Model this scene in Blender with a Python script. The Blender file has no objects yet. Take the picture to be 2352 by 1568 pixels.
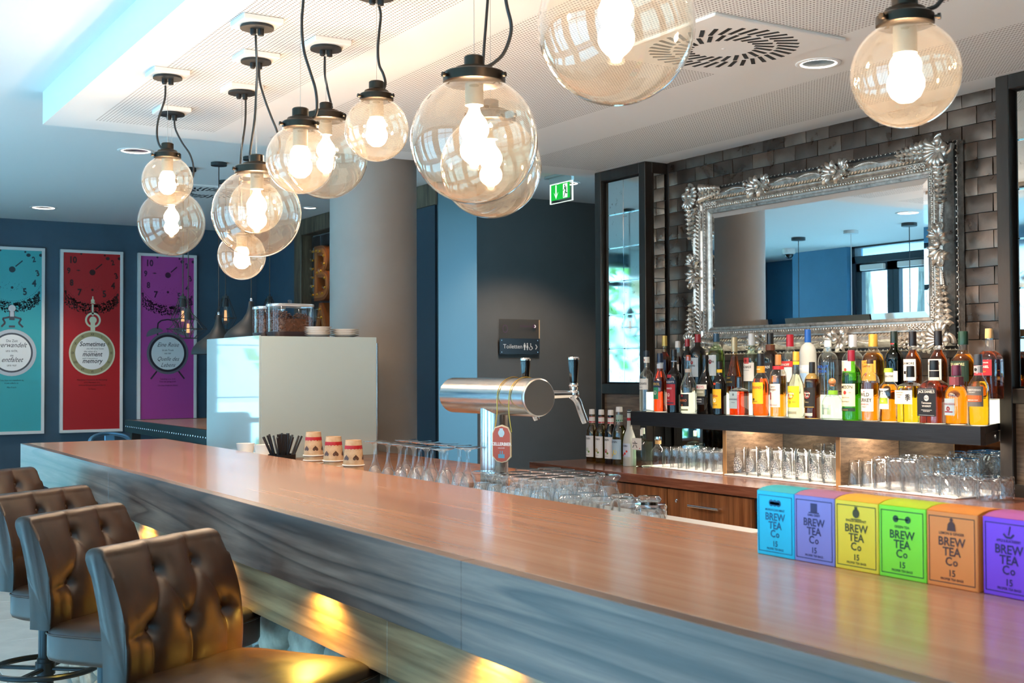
import bpy, bmesh, math, random
from math import sin, cos, pi, radians, sqrt, atan2, exp
from mathutils import Vector, Matrix
random.seed(7)
C = bpy.context.scene.collection
SC = bpy.context.scene

# ------------------------------------------------------------------ camera
cam = bpy.data.cameras.new('camera'); co = bpy.data.objects.new('camera', cam); C.objects.link(co)
cam.sensor_width = 36; cam.lens = 2815.08 / 2352 * 36; cam.clip_start = .05; cam.clip_end = 300
_y, _p, _r = radians(31.636), radians(1.346), radians(-.219)
F = Vector((sin(_y)*cos(_p), cos(_y)*cos(_p), sin(_p))); R0 = Vector((cos(_y), -sin(_y), 0)); U0 = R0.cross(F)
R = R0*cos(_r) + U0*sin(_r); U = -R0*sin(_r) + U0*cos(_r)
co.matrix_world = Matrix(((R.x, U.x, -F.x, 0), (R.y, U.y, -F.y, 0), (R.z, U.z, -F.z, 1.43), (0, 0, 0, 1)))
cam.dof.use_dof = True; cam.dof.focus_distance = 5.0; cam.dof.aperture_fstop = 11
SC.camera = co
# ------------------------------------------------------------------ world, exposure
SC.view_settings.view_transform = 'Standard'; SC.view_settings.look = 'None'
SC.view_settings.exposure = 0.42; SC.view_settings.gamma = 1; SC.view_settings.use_curve_mapping = False
W = bpy.data.worlds.new('world'); SC.world = W; W.use_nodes = True
bg = W.node_tree.nodes['Background']; bg.inputs[0].default_value = (.38, .70, 1.0, 1); bg.inputs[1].default_value = 3.8
sun = bpy.data.lights.new('sun', 'SUN'); sun.energy = 50; sun.color = (.28, .68, 1); sun.angle = .01
so_ = bpy.data.objects.new('sun', sun); C.objects.link(so_); so_.rotation_euler = (0, radians(-36), 0)
cy = SC.cycles
cy.max_bounces = 14; cy.diffuse_bounces = 4; cy.glossy_bounces = 8; cy.transmission_bounces = 8; cy.transparent_max_bounces = 48
cy.caustics_reflective = False; cy.caustics_refractive = False; cy.sample_clamp_indirect = 4; cy.sample_clamp_direct = 0
cy.use_adaptive_sampling = True; cy.adaptive_threshold = .02
cy.use_denoising = True
PEND_W, DOWN_W, LED_W = 6.1, 58, 2.5
PEND_C = (1, .71, .47); DOWN_C = (1, .78, .58)
# daylight portals in the window openings (they only guide sky sampling)
def portal(name, loc, rot, sx, sy):
    l = bpy.data.lights.new(name, 'AREA'); l.shape = 'RECTANGLE'; l.size = sx; l.size_y = sy
    l.cycles.is_portal = True
    o = bpy.data.objects.new(name, l); o.location = loc; o.rotation_euler = rot; C.objects.link(o)

# ------------------------------------------------------------------ helpers
def tag(o, label=None, cat=None, group=None, kind=None):
    if label: o['label'] = label
    if cat: o['category'] = cat
    if group: o['group'] = group
    if kind: o['kind'] = kind
    return o
def thing(name, label, cat, loc=(0, 0, 0), rz=0, group=None, kind=None):
    o = bpy.data.objects.new(name, None); C.objects.link(o); o.empty_display_size = .05
    o.location = loc; o.rotation_euler = (0, 0, rz)
    return tag(o, label, cat, group, kind)
def copy_tree(o, parent=None):
    c = o.copy(); C.objects.link(c)
    if parent: c.parent = parent
    for ch in o.children: copy_tree(ch, c)
    return c
class B:
    def __init__(s): s.b = bmesh.new()
    def box(s, x0, x1, y0, y1, z0, z1, bev=0, seg=1):
        m = Matrix.Translation(((x0+x1)/2, (y0+y1)/2, (z0+z1)/2)) @ Matrix.Diagonal((x1-x0, y1-y0, z1-z0, 1))
        r = bmesh.ops.create_cube(s.b, size=1, matrix=m)
        if bev:
            e = list({e for v in r['verts'] for e in v.link_edges})
            bmesh.ops.bevel(s.b, geom=e, offset=bev, segments=seg, affect='EDGES', profile=.5)
        return s
    def rings(s, rings, cap0=True, cap1=True, closed=False):
        vs = [[s.b.verts.new(p) for p in r] for r in rings]; n = len(vs[0])
        k = len(vs)
        for i in range(k if closed else k-1):
            a, c = vs[i], vs[(i+1) % k]
            for j in range(n):
                try: s.b.faces.new((a[j], a[(j+1) % n], c[(j+1) % n], c[j]))
                except ValueError: pass
        if not closed:
            if cap0: s.b.faces.new(vs[0][::-1])
            if cap1: s.b.faces.new(vs[-1])
        return s
    def lathe(s, prof, seg=24, c=(0, 0, 0), m=None, cap0=True, cap1=True):
        m = m or Matrix.Identity(4); c = Vector(c)
        s.rings([[c + (m @ Vector((max(r, 1e-5)*cos(2*pi*j/seg), max(r, 1e-5)*sin(2*pi*j/seg), z))) for j in range(seg)] for r, z in prof], cap0, cap1)
        return s
    def tube(s, pts, r, seg=8, closed=False, flat=1):
        pts = [Vector(p) for p in pts]; n = len(pts); rs = r if isinstance(r, (list, tuple)) else [r]*n
        rg = []; up = None
        for i, p in enumerate(pts):
            if closed: t = pts[(i+1) % n] - pts[i-1]
            else: t = pts[min(i+1, n-1)] - pts[max(i-1, 0)]
            t.normalize()
            if up is None: up = t.orthogonal().normalized()
            up = (up - t*up.dot(t)); up = up.normalized() if up.length > 1e-6 else t.orthogonal().normalized()
            w = t.cross(up)
            rg.append([p + (up*cos(2*pi*j/seg) + w*sin(2*pi*j/seg)*flat)*rs[i] for j in range(seg)])
        return s.rings(rg, closed=closed)
    def sph(s, c, r, seg=12, rg=8, sc=(1, 1, 1), rot=None):
        m = Matrix.Translation(c) @ (rot.to_4x4() if rot else Matrix.Identity(4)) @ Matrix.Diagonal((sc[0], sc[1], sc[2], 1))
        bmesh.ops.create_uvsphere(s.b, u_segments=seg, v_segments=rg, radius=r, matrix=m); return s
    def poly(s, pts):
        s.b.faces.new([s.b.verts.new(p) for p in pts]); return s
    def quad(s, x0, x1, z0, z1, y=0): return s.poly([(x0, y, z0), (x1, y, z0), (x1, y, z1), (x0, y, z1)])
    def disc(s, cx, cz, r, y=0, seg=32, sx=1): return s.poly([(cx+r*sx*cos(2*pi*i/seg), y, cz+r*sin(2*pi*i/seg)) for i in range(seg)])
    def arc(s, cx, cz, r0, r1, a0=0, a1=360, y=0, seg=40):
        v = []
        for i in range(seg+1):
            a = radians(a0+(a1-a0)*i/seg)
            v.append([s.b.verts.new((cx+r*cos(a), y, cz+r*sin(a))) for r in (r0, r1)])
        for i in range(seg): s.b.faces.new((v[i][0], v[i][1], v[i+1][1], v[i+1][0]))
        return s
    def line(s, pts, w, y=0):
        for (x0, z0), (x1, z1) in zip(pts, pts[1:]):
            d = Vector((x1-x0, z1-z0)); L = d.length or 1; n = Vector((-d.y, d.x))/L*w/2
            s.poly([(x0-n.x, y, z0-n.y), (x1-n.x, y, z1-n.y), (x1+n.x, y, z1+n.y), (x0+n.x, y, z0+n.y)])
        return s
    def text(s, t, size, x, z, y=0, al='CENTER', shear=0, r=None, sx=1, rot=0, bold=0):
        """flat lettering in the xz plane facing -y; with r it is wrapped round a cylinder of radius r"""
        cu = bpy.data.curves.new('t', 'FONT'); cu.body = t; cu.size = size; cu.align_x = al; cu.shear = shear; cu.resolution_u = 2; cu.offset = bold*size
        ob = bpy.data.objects.new('t', cu); me = ob.to_mesh()
        vs = []
        for v in me.vertices:
            a, c = v.co.x*sx, v.co.y
            if rot: a, c = a*cos(rot)-c*sin(rot), a*sin(rot)+c*cos(rot)
            if r: q = (x+a)/r; vs.append(s.b.verts.new((r*sin(q), -r*cos(q), z+c)))
            else: vs.append(s.b.verts.new((x+a, y, z+c)))
        for p in me.polygons:
            try: s.b.faces.new([vs[i] for i in p.vertices])
            except ValueError: pass
        ob.to_mesh_clear(); bpy.data.objects.remove(ob); bpy.data.curves.remove(cu)
        return s
    def patch(s, r, z0, z1, a0, a1, seg=10):
        v = []
        for i in range(seg+1):
            a = radians(a0+(a1-a0)*i/seg); v.append([s.b.verts.new((r*sin(a), -r*cos(a), z)) for z in (z0, z1)])
        for i in range(seg): s.b.faces.new((v[i][0], v[i+1][0], v[i+1][1], v[i][1]))
        return s
    def xf(s, m): bmesh.ops.transform(s.b, matrix=m, verts=s.b.verts); return s
    def mesh(s, name, mat, smooth=35, flat=False, recalc=True):
        if recalc: bmesh.ops.recalc_face_normals(s.b, faces=s.b.faces)
        me = bpy.data.meshes.new(name); s.b.to_mesh(me); s.b.free()
        if smooth and not flat:
            for p in me.polygons: p.use_smooth = True
            me.set_sharp_from_angle(angle=radians(smooth))
        me.materials.append(mat); return me
def ob(name, b, mat, par=None, loc=(0, 0, 0), rot=(0, 0, 0), smooth=35, **kw):
    me = b if isinstance(b, bpy.types.Mesh) else b.mesh(name, mat, smooth, **kw)
    o = bpy.data.objects.new(name, me); C.objects.link(o); o.location = loc; o.rotation_euler = rot
    if par: o.parent = par
    return o
def art(name, b, mat, par, loc=(0, 0, 0)):      # flat print: keep the face order, no smoothing
    return ob(name, b, mat, par, loc, smooth=0, recalc=False)
def struct(o): o['kind'] = 'structure'; return o
def bz(pts, n=8):      # smooth curve through points
    P = [Vector(p) for p in pts]; out = []
    for i in range(len(P)-1):
        p0, p1, p2, p3 = P[max(i-1, 0)], P[i], P[i+1], P[min(i+2, len(P)-1)]
        for k in range(n):
            t = k/n; out.append(.5*((2*p1)+(p2-p0)*t+(2*p0-5*p1+4*p2-p3)*t*t+(3*p1-p0-3*p2+p3)*t**3))
    return out + [P[-1]]
# ------------------------------------------------------------------ materials
def lin(h):
    h = h.lstrip('#'); v = [int(h[i:i+2], 16)/255 for i in (0, 2, 4)]
    return tuple(c/12.92 if c <= .04045 else ((c+.055)/1.055)**2.4 for c in v) + (1,)
def col(c): return lin(c) if isinstance(c, str) else (tuple(c) + (1,))[:4]
_mc = {}
def newmat(name):
    m = bpy.data.materials.new(name); m.use_nodes = True; nt = m.node_tree
    return m, nt, nt.nodes['Principled BSDF']
def P(name, c, rough=.5, metal=0, **kw):
    if name in _mc: return _mc[name]
    m, nt, b = newmat(name)
    b.inputs['Base Color'].default_value = col(c); b.inputs['Roughness'].default_value = rough; b.inputs['Metallic'].default_value = metal
    for k, v in kw.items():
        b.inputs[{'ior': 'IOR', 'trans': 'Transmission Weight', 'coat': 'Coat Weight', 'spec': 'Specular IOR Level', 'es': 'Emission Strength', 'ec': 'Emission Color', 'sss': 'Subsurface Weight'}[k]].default_value = col(v) if k == 'ec' else v
    _mc[name] = m; return m
class N:
    def __init__(s, nt): s.t = nt
    def __call__(s, typ, ins=None, **props):
        n = s.t.nodes.new('ShaderNode'+typ)
        for k, v in props.items(): setattr(n, k, v)
        for k, v in (ins or {}).items():
            i = n.inputs[k]
            if isinstance(v, bpy.types.NodeSocket): s.t.links.new(v, i)
            else: i.default_value = v
        return n
    def math(s, op, a, b=0, c=None):
        d = {0: a, 1: b}
        if c is not None: d[2] = c
        return s('Math', d, operation=op).outputs[0]
    def ramp(s, fac, stops, interp='LINEAR'):
        n = s('ValToRGB', {'Fac': fac}); r = n.color_ramp; r.interpolation = interp
        while len(r.elements) < len(stops): r.elements.new(.5)
        for e, (p, c) in zip(r.elements, stops): e.position = p; e.color = col(c)
        return n.outputs[0]
    def coord(s, scale=(1, 1, 1), src='Object', loc=(0, 0, 0), rot=(0, 0, 0)):
        tc = s('TexCoord'); return s('Mapping', {'Vector': tc.outputs[src], 'Scale': scale, 'Location': loc, 'Rotation': rot}).outputs[0]
    def noise(s, vec, scale=5, detail=4, rough=.5, dist=0): return s('TexNoise', {'Vector': vec, 'Scale': scale, 'Detail': detail, 'Roughness': rough, 'Distortion': dist}).outputs[0]
    def bump(s, h, strength=.2, dist=.01): return s('Bump', {'Height': h, 'Strength': strength, 'Distance': dist}).outputs[0]
    def link(s, a, b): s.t.links.new(a, b)
def wood(name, dark, mid, light, stretch, rough=.3, coat=0, ring=9, seed=0, bands=1.0, spec=.5, bmp=.05, lo=.36, hi=.68):
    m, nt, b = newmat(name); n = N(nt)
    v = n.coord(stretch, loc=(seed, seed*1.7, seed*.6))
    big = n.noise(v, 1.0, 2, .45, .3)
    rg = n.math('FRACT', n.math('MULTIPLY', big, ring))
    fine = n.noise(n.coord([q*9 for q in stretch], loc=(seed, 0, 3)), 1.5, 4, .6)
    f = n.math('ADD', n.math('MULTIPLY', n.noise(v, 2.6, 5, .55, .4), .75), n.math('MULTIPLY', fine, .3))
    c = n.ramp(f, [(lo, dark), (.52, mid), (hi, light)])
    lines = n.ramp(rg, [(0, (.34, .34, .36)), (.10, (.9, .9, .9)), (.60, (1, 1, 1)), (1, (.42, .42, .44))])
    mx = n('Mix', {0: bands, 6: c, 7: lines}, data_type='RGBA', blend_type='MULTIPLY')
    n.link(mx.outputs[2], b.inputs['Base Color']); b.inputs['Roughness'].default_value = rough; b.inputs['Coat Weight'].default_value = coat
    b.inputs['Coat Roughness'].default_value = .08; b.inputs['Specular IOR Level'].default_value = spec
    if bmp: n.link(n.bump(fine, bmp, .002), b.inputs['Normal'])
    return m
def clear_glass(name, tint=(1, 1, 1), edge=(.75, .8, .8), gloss=1.0, haze=0, hazecol=(1, .9, .75), ior=1.5, rough=.0):
    """thin-walled glass: see-through with a Fresnel reflection; optional dusty film that scatters light"""
    m, nt, b = newmat(name); nt.nodes.remove(b); n = N(nt); out = nt.nodes['Material Output']
    lw = n('LayerWeight', {'Blend': .35}).outputs['Facing']
    c = n.ramp(lw, [(.30, tint), (.70, [a*.6+b_*.4 for a, b_ in zip(tint, edge)]), (.97, edge)])
    tr = n('BsdfTransparent', {'Color': c}).outputs[0]
    gl = n('BsdfGlossy', {'Color': (1, 1, 1, 1), 'Roughness': rough}).outputs[0]
    f0 = ((ior-1)/(ior+1))**2; fc = n('LayerWeight', {'Blend': .5}).outputs['Facing']
    fr = n.math('MULTIPLY', n.math('ADD', n.math('MULTIPLY', n.math('POWER', fc, 5), 1-f0), f0), gloss, None)
    s = n('MixShader', {0: fr, 1: tr, 2: gl}).outputs[0]
    if haze:
        tl = n('BsdfTranslucent', {'Color': col(hazecol)}).outputs[0]; df = n('BsdfDiffuse', {'Color': col(hazecol)}).outputs[0]
        hz = n('MixShader', {0: .35, 1: tl, 2: df}).outputs[0]
        dust = n.math('MULTIPLY', n.math('ADD', n.math('MULTIPLY', n.noise(n.coord((1, 1, 1)), 14, 5, .7), 1.0), .5), haze)
        s = n('MixShader', {0: dust, 1: s, 2: hz}).outputs[0]
    n.link(s, out.inputs['Surface']); return m
def liquid(name, c, ior=1.33):
    if name in _mc: return _mc[name]
    m = P(name, c, 0.0, 0, trans=1.0, ior=ior, spec=.3); return m
def emit(name, c, s):
    if name in _mc: return _mc[name]
    m = P(name, (0, 0, 0), .5, ec=c, es=s); return m
def metal_brushed(name, c, rough, stretch, bump=.03):
    m, nt, b = newmat(name); n = N(nt)
    f = n.noise(n.coord(stretch), 6, 3, .6)
    b.inputs['Base Color'].default_value = col(c); b.inputs['Metallic'].default_value = 1
    n.link(n.ramp(f, [(.3, (rough*.75,)*3), (.7, (rough*1.3,)*3)]), b.inputs['Roughness'])
    n.link(n.bump(f, bump, .002), b.inputs['Normal']); return m
def mottled(name, c1, c2, scale, rough=.5, metal=0, bump=0, stretch=(1, 1, 1), spec=.5, rr=None):
    m, nt, b = newmat(name); n = N(nt); v = n.coord(stretch); f = n.noise(v, scale, 6, .6)
    n.link(n.ramp(f, [(.35, c1), (.65, c2)]), b.inputs['Base Color']); b.inputs['Roughness'].default_value = rough; b.inputs['Metallic'].default_value = metal
    b.inputs['Specular IOR Level'].default_value = spec
    if rr: n.link(n.ramp(f, [(.3, (rr[0],)*3), (.7, (rr[1],)*3)]), b.inputs['Roughness'])
    if bump: n.link(n.bump(f, bump, .004), b.inputs['Normal'])
    return m
M = {}
M['white'] = P('white_paint', '#e9e6e2', .7); M['blk'] = P('black_plastic', '#0c0c0d', .35); M['blkm'] = P('black_matt', '#101011', .6)
M['chrome'] = P('chrome', '#e2e2e4', .06, 1); M['steel'] = metal_brushed('brushed_steel', '#c9c6c2', .2, (40, 1, 40)); M['steelv'] = metal_brushed('brushed_steel_upright', '#c9c6c2', .18, (30, 30, 1))
M['bronze'] = metal_brushed('dark_bronze', '#3b342d', .38, (8, 8, 8)); M['gold'] = P('gold_foil', '#c9a24a', .3, 1); M['paper'] = P('white_paper', '#eeeae2', .7)
M['red'] = P('red_print', '#b3141c', .5); M['ink'] = P('black_ink', '#15141a', .6)
M['wallblue'] = mottled('slate_blue_paint', '#364c5c', '#3c5465', 3, .55, bump=.03)
M['wallblue_lit'] = mottled('slate_blue_daylit', '#3b6f8e', '#417696', 3, .55)  # brighter blue: daylight on the window wall is put into its colour
M['walldark'] = mottled('charcoal_paint', '#403e3a', '#454340', 3, .6, bump=.03)
M['grey'] = mottled('grey_plaster', '#857d77', '#8b837d', 3, .6)
M['ceil'] = P('ceiling_paint', '#e8e6e3', .8)
M['floor_tile'] = mottled('pale_floor_tile', '#bfc0bc', '#d0d1cc', 6, .35)
M['grout'] = P('dark_grout', '#2a2624', .9)
M['frame_metal'] = mottled('blackened_steel', '#2a2522', '#3d352f', 9, .42, .6, .05, (1, 1, .2))
M['mirror'] = P('mirror_silver', '#f4f6f6', .0, 1)
M['leather'] = None
M['acry'] = clear_glass('acrylic', (.97, .99, .98), (.93, .97, .95))
M['glass'] = clear_glass('table_glass', (.985, .99, .99), (.30, .34, .36), 1.7, ior=1.55)
M['pane'] = clear_glass('window_pane', (.95, .98, .98), (.8, .9, .9), .8)
def lamp_glass():
    m, nt, b = newmat('glowing_lamp'); nt.nodes.remove(b); n = N(nt)
    n.link(n('AddShader', {0: n('BsdfTransparent').outputs[0], 1: n('Emission', {'Color': (1, .83, .62, 1), 'Strength': 14}).outputs[0]}).outputs[0], nt.nodes['Material Output'].inputs['Surface']); return m
M['bulb'] = lamp_glass()
def leather():
    m, nt, b = newmat('brown_leather'); n = N(nt)
    f = n.noise(n.coord((1, 1, 1)), 9, 6, .65); g = n('TexVoronoi', {'Vector': n.coord((1, 1, 1)), 'Scale': 420}).outputs['Distance']
    n.link(n.ramp(f, [(.3, '#22140c'), (.55, '#341f12'), (.8, '#44291a')]), b.inputs['Base Color'])
    n.link(n.ramp(f, [(.3, (.33,)*3), (.7, (.48,)*3)]), b.inputs['Roughness'])
    n.link(n.bump(n.math('ADD', n.math('MULTIPLY', g, .4), f), .03, .003), b.inputs['Normal']); b.inputs['Specular IOR Level'].default_value = .45
    return m
M['leather'] = leather()
M['bartop'] = wood('bar_top_veneer', '#a9704f', '#bd8462', '#cd9674', (8, .22, 8), .24, .25, 3, 1, .06, bmp=0, lo=.28, hi=.76)
M['barfront'] = wood('bar_front_veneer', '#3f2a23', '#694a3e', '#876455', (3, .34, 7.5), .36, 0, 9, 2, 1.0, lo=.34, hi=.66)
M['barpanel'] = wood('bar_panel_veneer', '#6e5238', '#99795a', '#b3916c', (3, .38, 7), .35, 0, 7, 5, .7)
M['counter'] = wood('counter_laminate', '#4a2a20', '#6b4030', '#80503c', (14, .8, 14), .22, .2, 4, 3, .3)
M['cab'] = wood('cabinet_walnut', '#5e351f', '#8a5634', '#a06a42', (9, 9, .5), .3, 0, 5, 4, .6)
M['divider'] = wood('divider_oak', '#4a3a2c', '#6b5542', '#7d6651', (6, 2, 26), .45, 0, 4, 6, .3)
M['rustic'] = wood('rustic_timber', '#3d3024', '#5c4a37', '#756049', (8, 8, .8), .6, 0, 6, 8, .5)
# ================================================================== ROOM
ZU, ZS = 2.76, 2.605           # upper ceiling, soffit
Z0 = 0.0
def wallbox(name, parts, mat):
    b = B()
    for p in parts: b.box(*p)
    return struct(ob(name, b, mat, smooth=0))
fl = struct(ob('floor', B().box(-2.4, 6.2, -4.2, 11.6, -.12, -.012), M['grout'], smooth=0))
tile_me = B().box(-.298, .298, -.298, .298, -.012, 0, .002).mesh('tile', M['floor_tile'], 0)
for i in range(10):
    for j in range(15):
        ob('tile', tile_me, None, fl, (-1.1+.6*i, 1.3+.6*j, 0))
struct(ob('ceiling', B().box(-2.4, 6.2, -4.2, 11.6, ZU, ZU+.15), M['ceil'], smooth=0))
# perforated soffit over the bar
def perf_mat():
    m, nt, b = newmat('perforated_board'); n = N(nt); tc = n('TexCoord').outputs['Object']; x, y, z = n('SeparateXYZ', {0: tc}).outputs
    p = .0155
    fx = n.math('SUBTRACT', n.math('FRACT', n.math('DIVIDE', x, p)), .5); fy = n.math('SUBTRACT', n.math('FRACT', n.math('DIVIDE', y, p)), .5)
    d = n.math('SQRT', n.math('ADD', n.math('MULTIPLY', fx, fx), n.math('MULTIPLY', fy, fy)))
    hole = n.math('LESS_THAN', d, .25)
    def band(v, a, c): return n.math('MULTIPLY', n.math('GREATER_THAN', v, a), n.math('LESS_THAN', v, c))
    msk = n.math('ADD', n.math('ADD', band(x, 1.33, 1.90), band(x, 2.18, 3.24)), band(x, 3.65, 4.215))
    msk = n.math('MULTIPLY', msk, n.math('LESS_THAN', y, 5.88)); hole = n.math('MULTIPLY', hole, msk)
    c = n('Mix', {0: hole, 6: col('#e8e6e3'), 7: col('#6f6660')}, data_type='RGBA').outputs[2]
    n.link(c, b.inputs['Base Color']); b.inputs['Roughness'].default_value = .8
    return m
struct(ob('soffit', B().box(1.145, 4.6, -4.2, 6.10, ZS, ZU), perf_mat(), smooth=0))
# window wall (left): piers, sill, header
WX = -1.4
doorY = (8.30, 9.43)
wins = [(-3.2, -1.6), (-1.0, .6), (1.2, 2.8), (3.4, 5.0), (5.6, 7.4)]
pc = [(WX-.25, WX, -4.2, doorY[0], 2.62, ZU), (WX-.25, WX, doorY[1], 10.256, 2.62, ZU)]
ed = [-4.2] + [q for w in wins for q in w] + list(doorY) + [10.256]
for a, c in zip(ed[0::2], ed[1::2]): pc.append((WX-.25, WX, a, c, 0, 2.62))
for a, c in wins: pc.append((WX-.25, WX, a, c, 0, .12))
pc.append((-2.25, -2.0, 10.256, 11.6, 0, ZU)); pc.append((-2.25, WX-.25, 10.0, 10.256, 0, ZU))
pc = [pc[0][:5]+(2.62+.0, ZU) if False else p for p in pc]
wallbox('wall_left', pc, M['wallblue_lit'])
fr = P('anthracite_frame', '#23303a', .45)
def window(name, x, y0, y1, z0, z1, bars, trans, axis='Y'):
    t = thing(name, None, None, (0, 0, 0)); struct(t)
    b = B(); w = .05
    def bx(a0, a1, c0, c1):
        if axis == 'Y': b.box(x-.04, x+.04, a0, a1, c0, c1)
        else: b.box(a0, a1, x-.04, x+.04, c0, c1)
    bx(y0, y1, z0, z0+w); bx(y0, y1, z1-w, z1); bx(y0, y0+w, z0, z1); bx(y1-w, y1, z0, z1)
    for q in bars: bx(q-w/2, q+w/2, z0+w, z1-w)
    for q in trans: bx(y0+w, y1-w, q-w/2, q+w/2)
    ob('window_frame', b, fr, t, smooth=0)
    us = [y0+w/2]+list(bars)+[y1-w/2]; vs = [z0+w/2]+list(trans)+[z1-w/2]
    for a, c in zip(us, us[1:]):
        for e, g in zip(vs, vs[1:]):
            g_ = B(); m = .02
            if axis == 'Y': g_.box(x-.004, x+.004, a+m, c-m, e+m, g-m)
            else: g_.box(a+m, c-m, x-.004, x+.004, e+m, g-m)
            ob('pane', g_, M['pane'], t, smooth=0)
    return t
k = 1
for a, c in wins:
    window('window_%d' % k, WX-.12, a, c, .12, 2.62, [(a+c)/2], [2.2]); k += 1
    portal('sky_portal', (WX-.02, (a+c)/2, 1.37), (0, radians(-90), 0), 2.5, c-a)
# double glass door with transom in the window wall
dr = thing('door_1', None, None); struct(dr)
b = B(); a, c = doorY
b.box(WX-.16, WX-.06, a, a+.06, 0, ZU-.001).box(WX-.16, WX-.06, c-.06, c, 0, ZU-.001).box(WX-.16, WX-.06, a, c, 2.575, 2.65).box(WX-.16, WX-.06, a, c, ZU-.02, ZU-.001)
ob('frame', b, fr, dr, smooth=0)
for y0, y1, s in ((a+.06, (a+c)/2-.003, 1), ((a+c)/2+.003, c-.06, -1)):
    b = B(); w = .075
    b.box(WX-.14, WX-.08, y0, y0+w, .01, 2.57).box(WX-.14, WX-.08, y1-w, y1, .01, 2.57).box(WX-.14, WX-.08, y0, y1, .01, .14).box(WX-.14, WX-.08, y0, y1, 2.48, 2.57)
    lf = ob('door_leaf', b, fr, dr, smooth=0)
    ob('pane', B().box(WX-.115, WX-.105, y0+w-.01, y1-w+.01, .13, 2.49), M['pane'], lf, smooth=0)
    ob('door_closer', B().box(WX-.08, WX-.03, (y0+y1)/2-.16, (y0+y1)/2+.16, 2.49, 2.55, .006), M['white'], lf, smooth=0)
ob('pane', B().box(WX-.115, WX-.105, a+.05, c-.05, 2.64, ZU-.01), M['pane'], dr, smooth=0)
portal('sky_portal', (WX-.02, (a+c)/2, 1.3), (0, radians(-90), 0), 2.5, c-a)
# back wall (posters) with a tall window at its left end
WB = 11.3
bw = (-1.05, .33)
wallbox('wall_back', [(-2.25, bw[0], WB, WB+.25, 0, ZU), (bw[1], 4.3, WB, WB+.25, 0, ZU), (bw[0], bw[1], WB, WB+.25, 2.66, ZU)], M['wallblue'])
window('window_6', WB+.1, bw[0], bw[1], .0, 2.66, [-.36], [.96, 2.42], 'X')
ob('glazing_bar', B().box(bw[0], bw[1], WB+.09, WB+.11, 1.175, 1.187).box(bw[0], bw[1], WB+.09, WB+.11, 1.675, 1.687), fr, bpy.data.objects['window_6'], smooth=0)
portal('sky_portal', ((bw[0]+bw[1])/2, WB-.02, 1.35), (radians(-90), 0, 0), bw[1]-bw[0], 2.6)
wallbox('wall_front', [(-2.25, 6.2, -4.2, -4.0, 0, ZU)], M['white'])
# side wall beyond the bar, with the timber-framed brick niche
NX = 4.08
wallbox('wall_side', [(NX, NX+.3, 10.26, 11.4, 0, ZU), (NX, NX+.3, 7.60, 8.62, 0, ZU), (NX+.12, NX+.3, 8.62, 10.26, 0, ZU)], M['wallblue'])
nf = thing('niche_frame', 'rustic timber post and beam frame round the dark tiled niche', 'niche frame', (NX, 9.44, 0)); struct(nf)
ob('post', B().box(-.03, .115, .66, .82, 0, ZU-.002, .006), M['rustic'], nf, smooth=0)
ob('post', B().box(-.03, .115, -.82, -.68, 0, ZU-.002, .006), M['rustic'], nf, smooth=0)
ob('beam', B().box(-.03, .115, -.68, .66, 2.62, ZU-.002, .006), M['rustic'], nf, smooth=0)
nt_m = mottled('dark_wall_tile', '#2b2624', '#3a3330', 8, .4)
nb = ob('back_panel', B().box(.085, .118, -.68, .66, 0, 2.62), P('niche_grout', '#6c6662', .9), nf, smooth=0)
tm = B().box(0, .014, -.098, .098, -.048, .048, .003).mesh('tile', nt_m, 0)
for r in range(4):
    for q in range(7):
        y = .56-q*.2-(.1 if r % 2 else 0)
        if y-.098 > -.68: ob('tile', tm, None, nb, (.072, y, 2.56-r*.1))
for r in range(5):
    for q in range(7):
        y = .56-q*.2-(.1 if r % 2 else 0)
        if y-.098 > -.68: ob('tile', tm, None, nb, (.072, y, 2.02-r*.1))
# round grey column
struct(ob('pillar', B().lathe([(.248, 0), (.248, ZU-.001)], 64, (3.005, 6.39, 0)), M['grey'], smooth=30))
# passage to the toilets: wall, return tinted by blue window light, dark door, beam
wallbox('wall_passage', [(4.50, 6.2, 7.98, 8.2, 0, ZU), (5.95, 6.2, 5.9, 7.98, 0, ZU)], M['walldark'])
wallbox('trim_1', [(4.50, 4.52, 7.975, 8.13, 0, ZU)], P('daylit_return', '#4a7391', .5))  # blue window light on the return is put into its colour
wallbox('trim_2', [(4.505, 4.53, 7.97, 8.02, 0, ZU)], P('pale_corner_strip', '#7d98a8', .5))
d2 = thing('door_2', None, None, (4.1, 8.12, 0)); struct(d2)
ob('door_leaf', B().box(.0, .399, 0, .05, 0, 2.62, .004), P('black_door', '#14110f', .35), d2, smooth=0)
ob('door_head', B().box(-.0, .399, -.03, .08, 2.62, ZU-.002), M['frame_metal'], d2, smooth=0)
dk = P('steel_edge', '#56686c', .35, .5)
wallbox('trim_3', [(NX-.012, NX+.30, 7.585, 7.60, 0, ZU-.001), ], dk)
wallbox('trim_4', [(NX-.03, NX-.001, 7.60, 8.62, 2.60, ZU-.001)], M['rustic'])
wallbox('trim_5', [(NX-.02, NX-.001, 7.62, 8.60, 0, 2.598)], P('dark_blue_panel', '#243440', .4))
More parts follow.
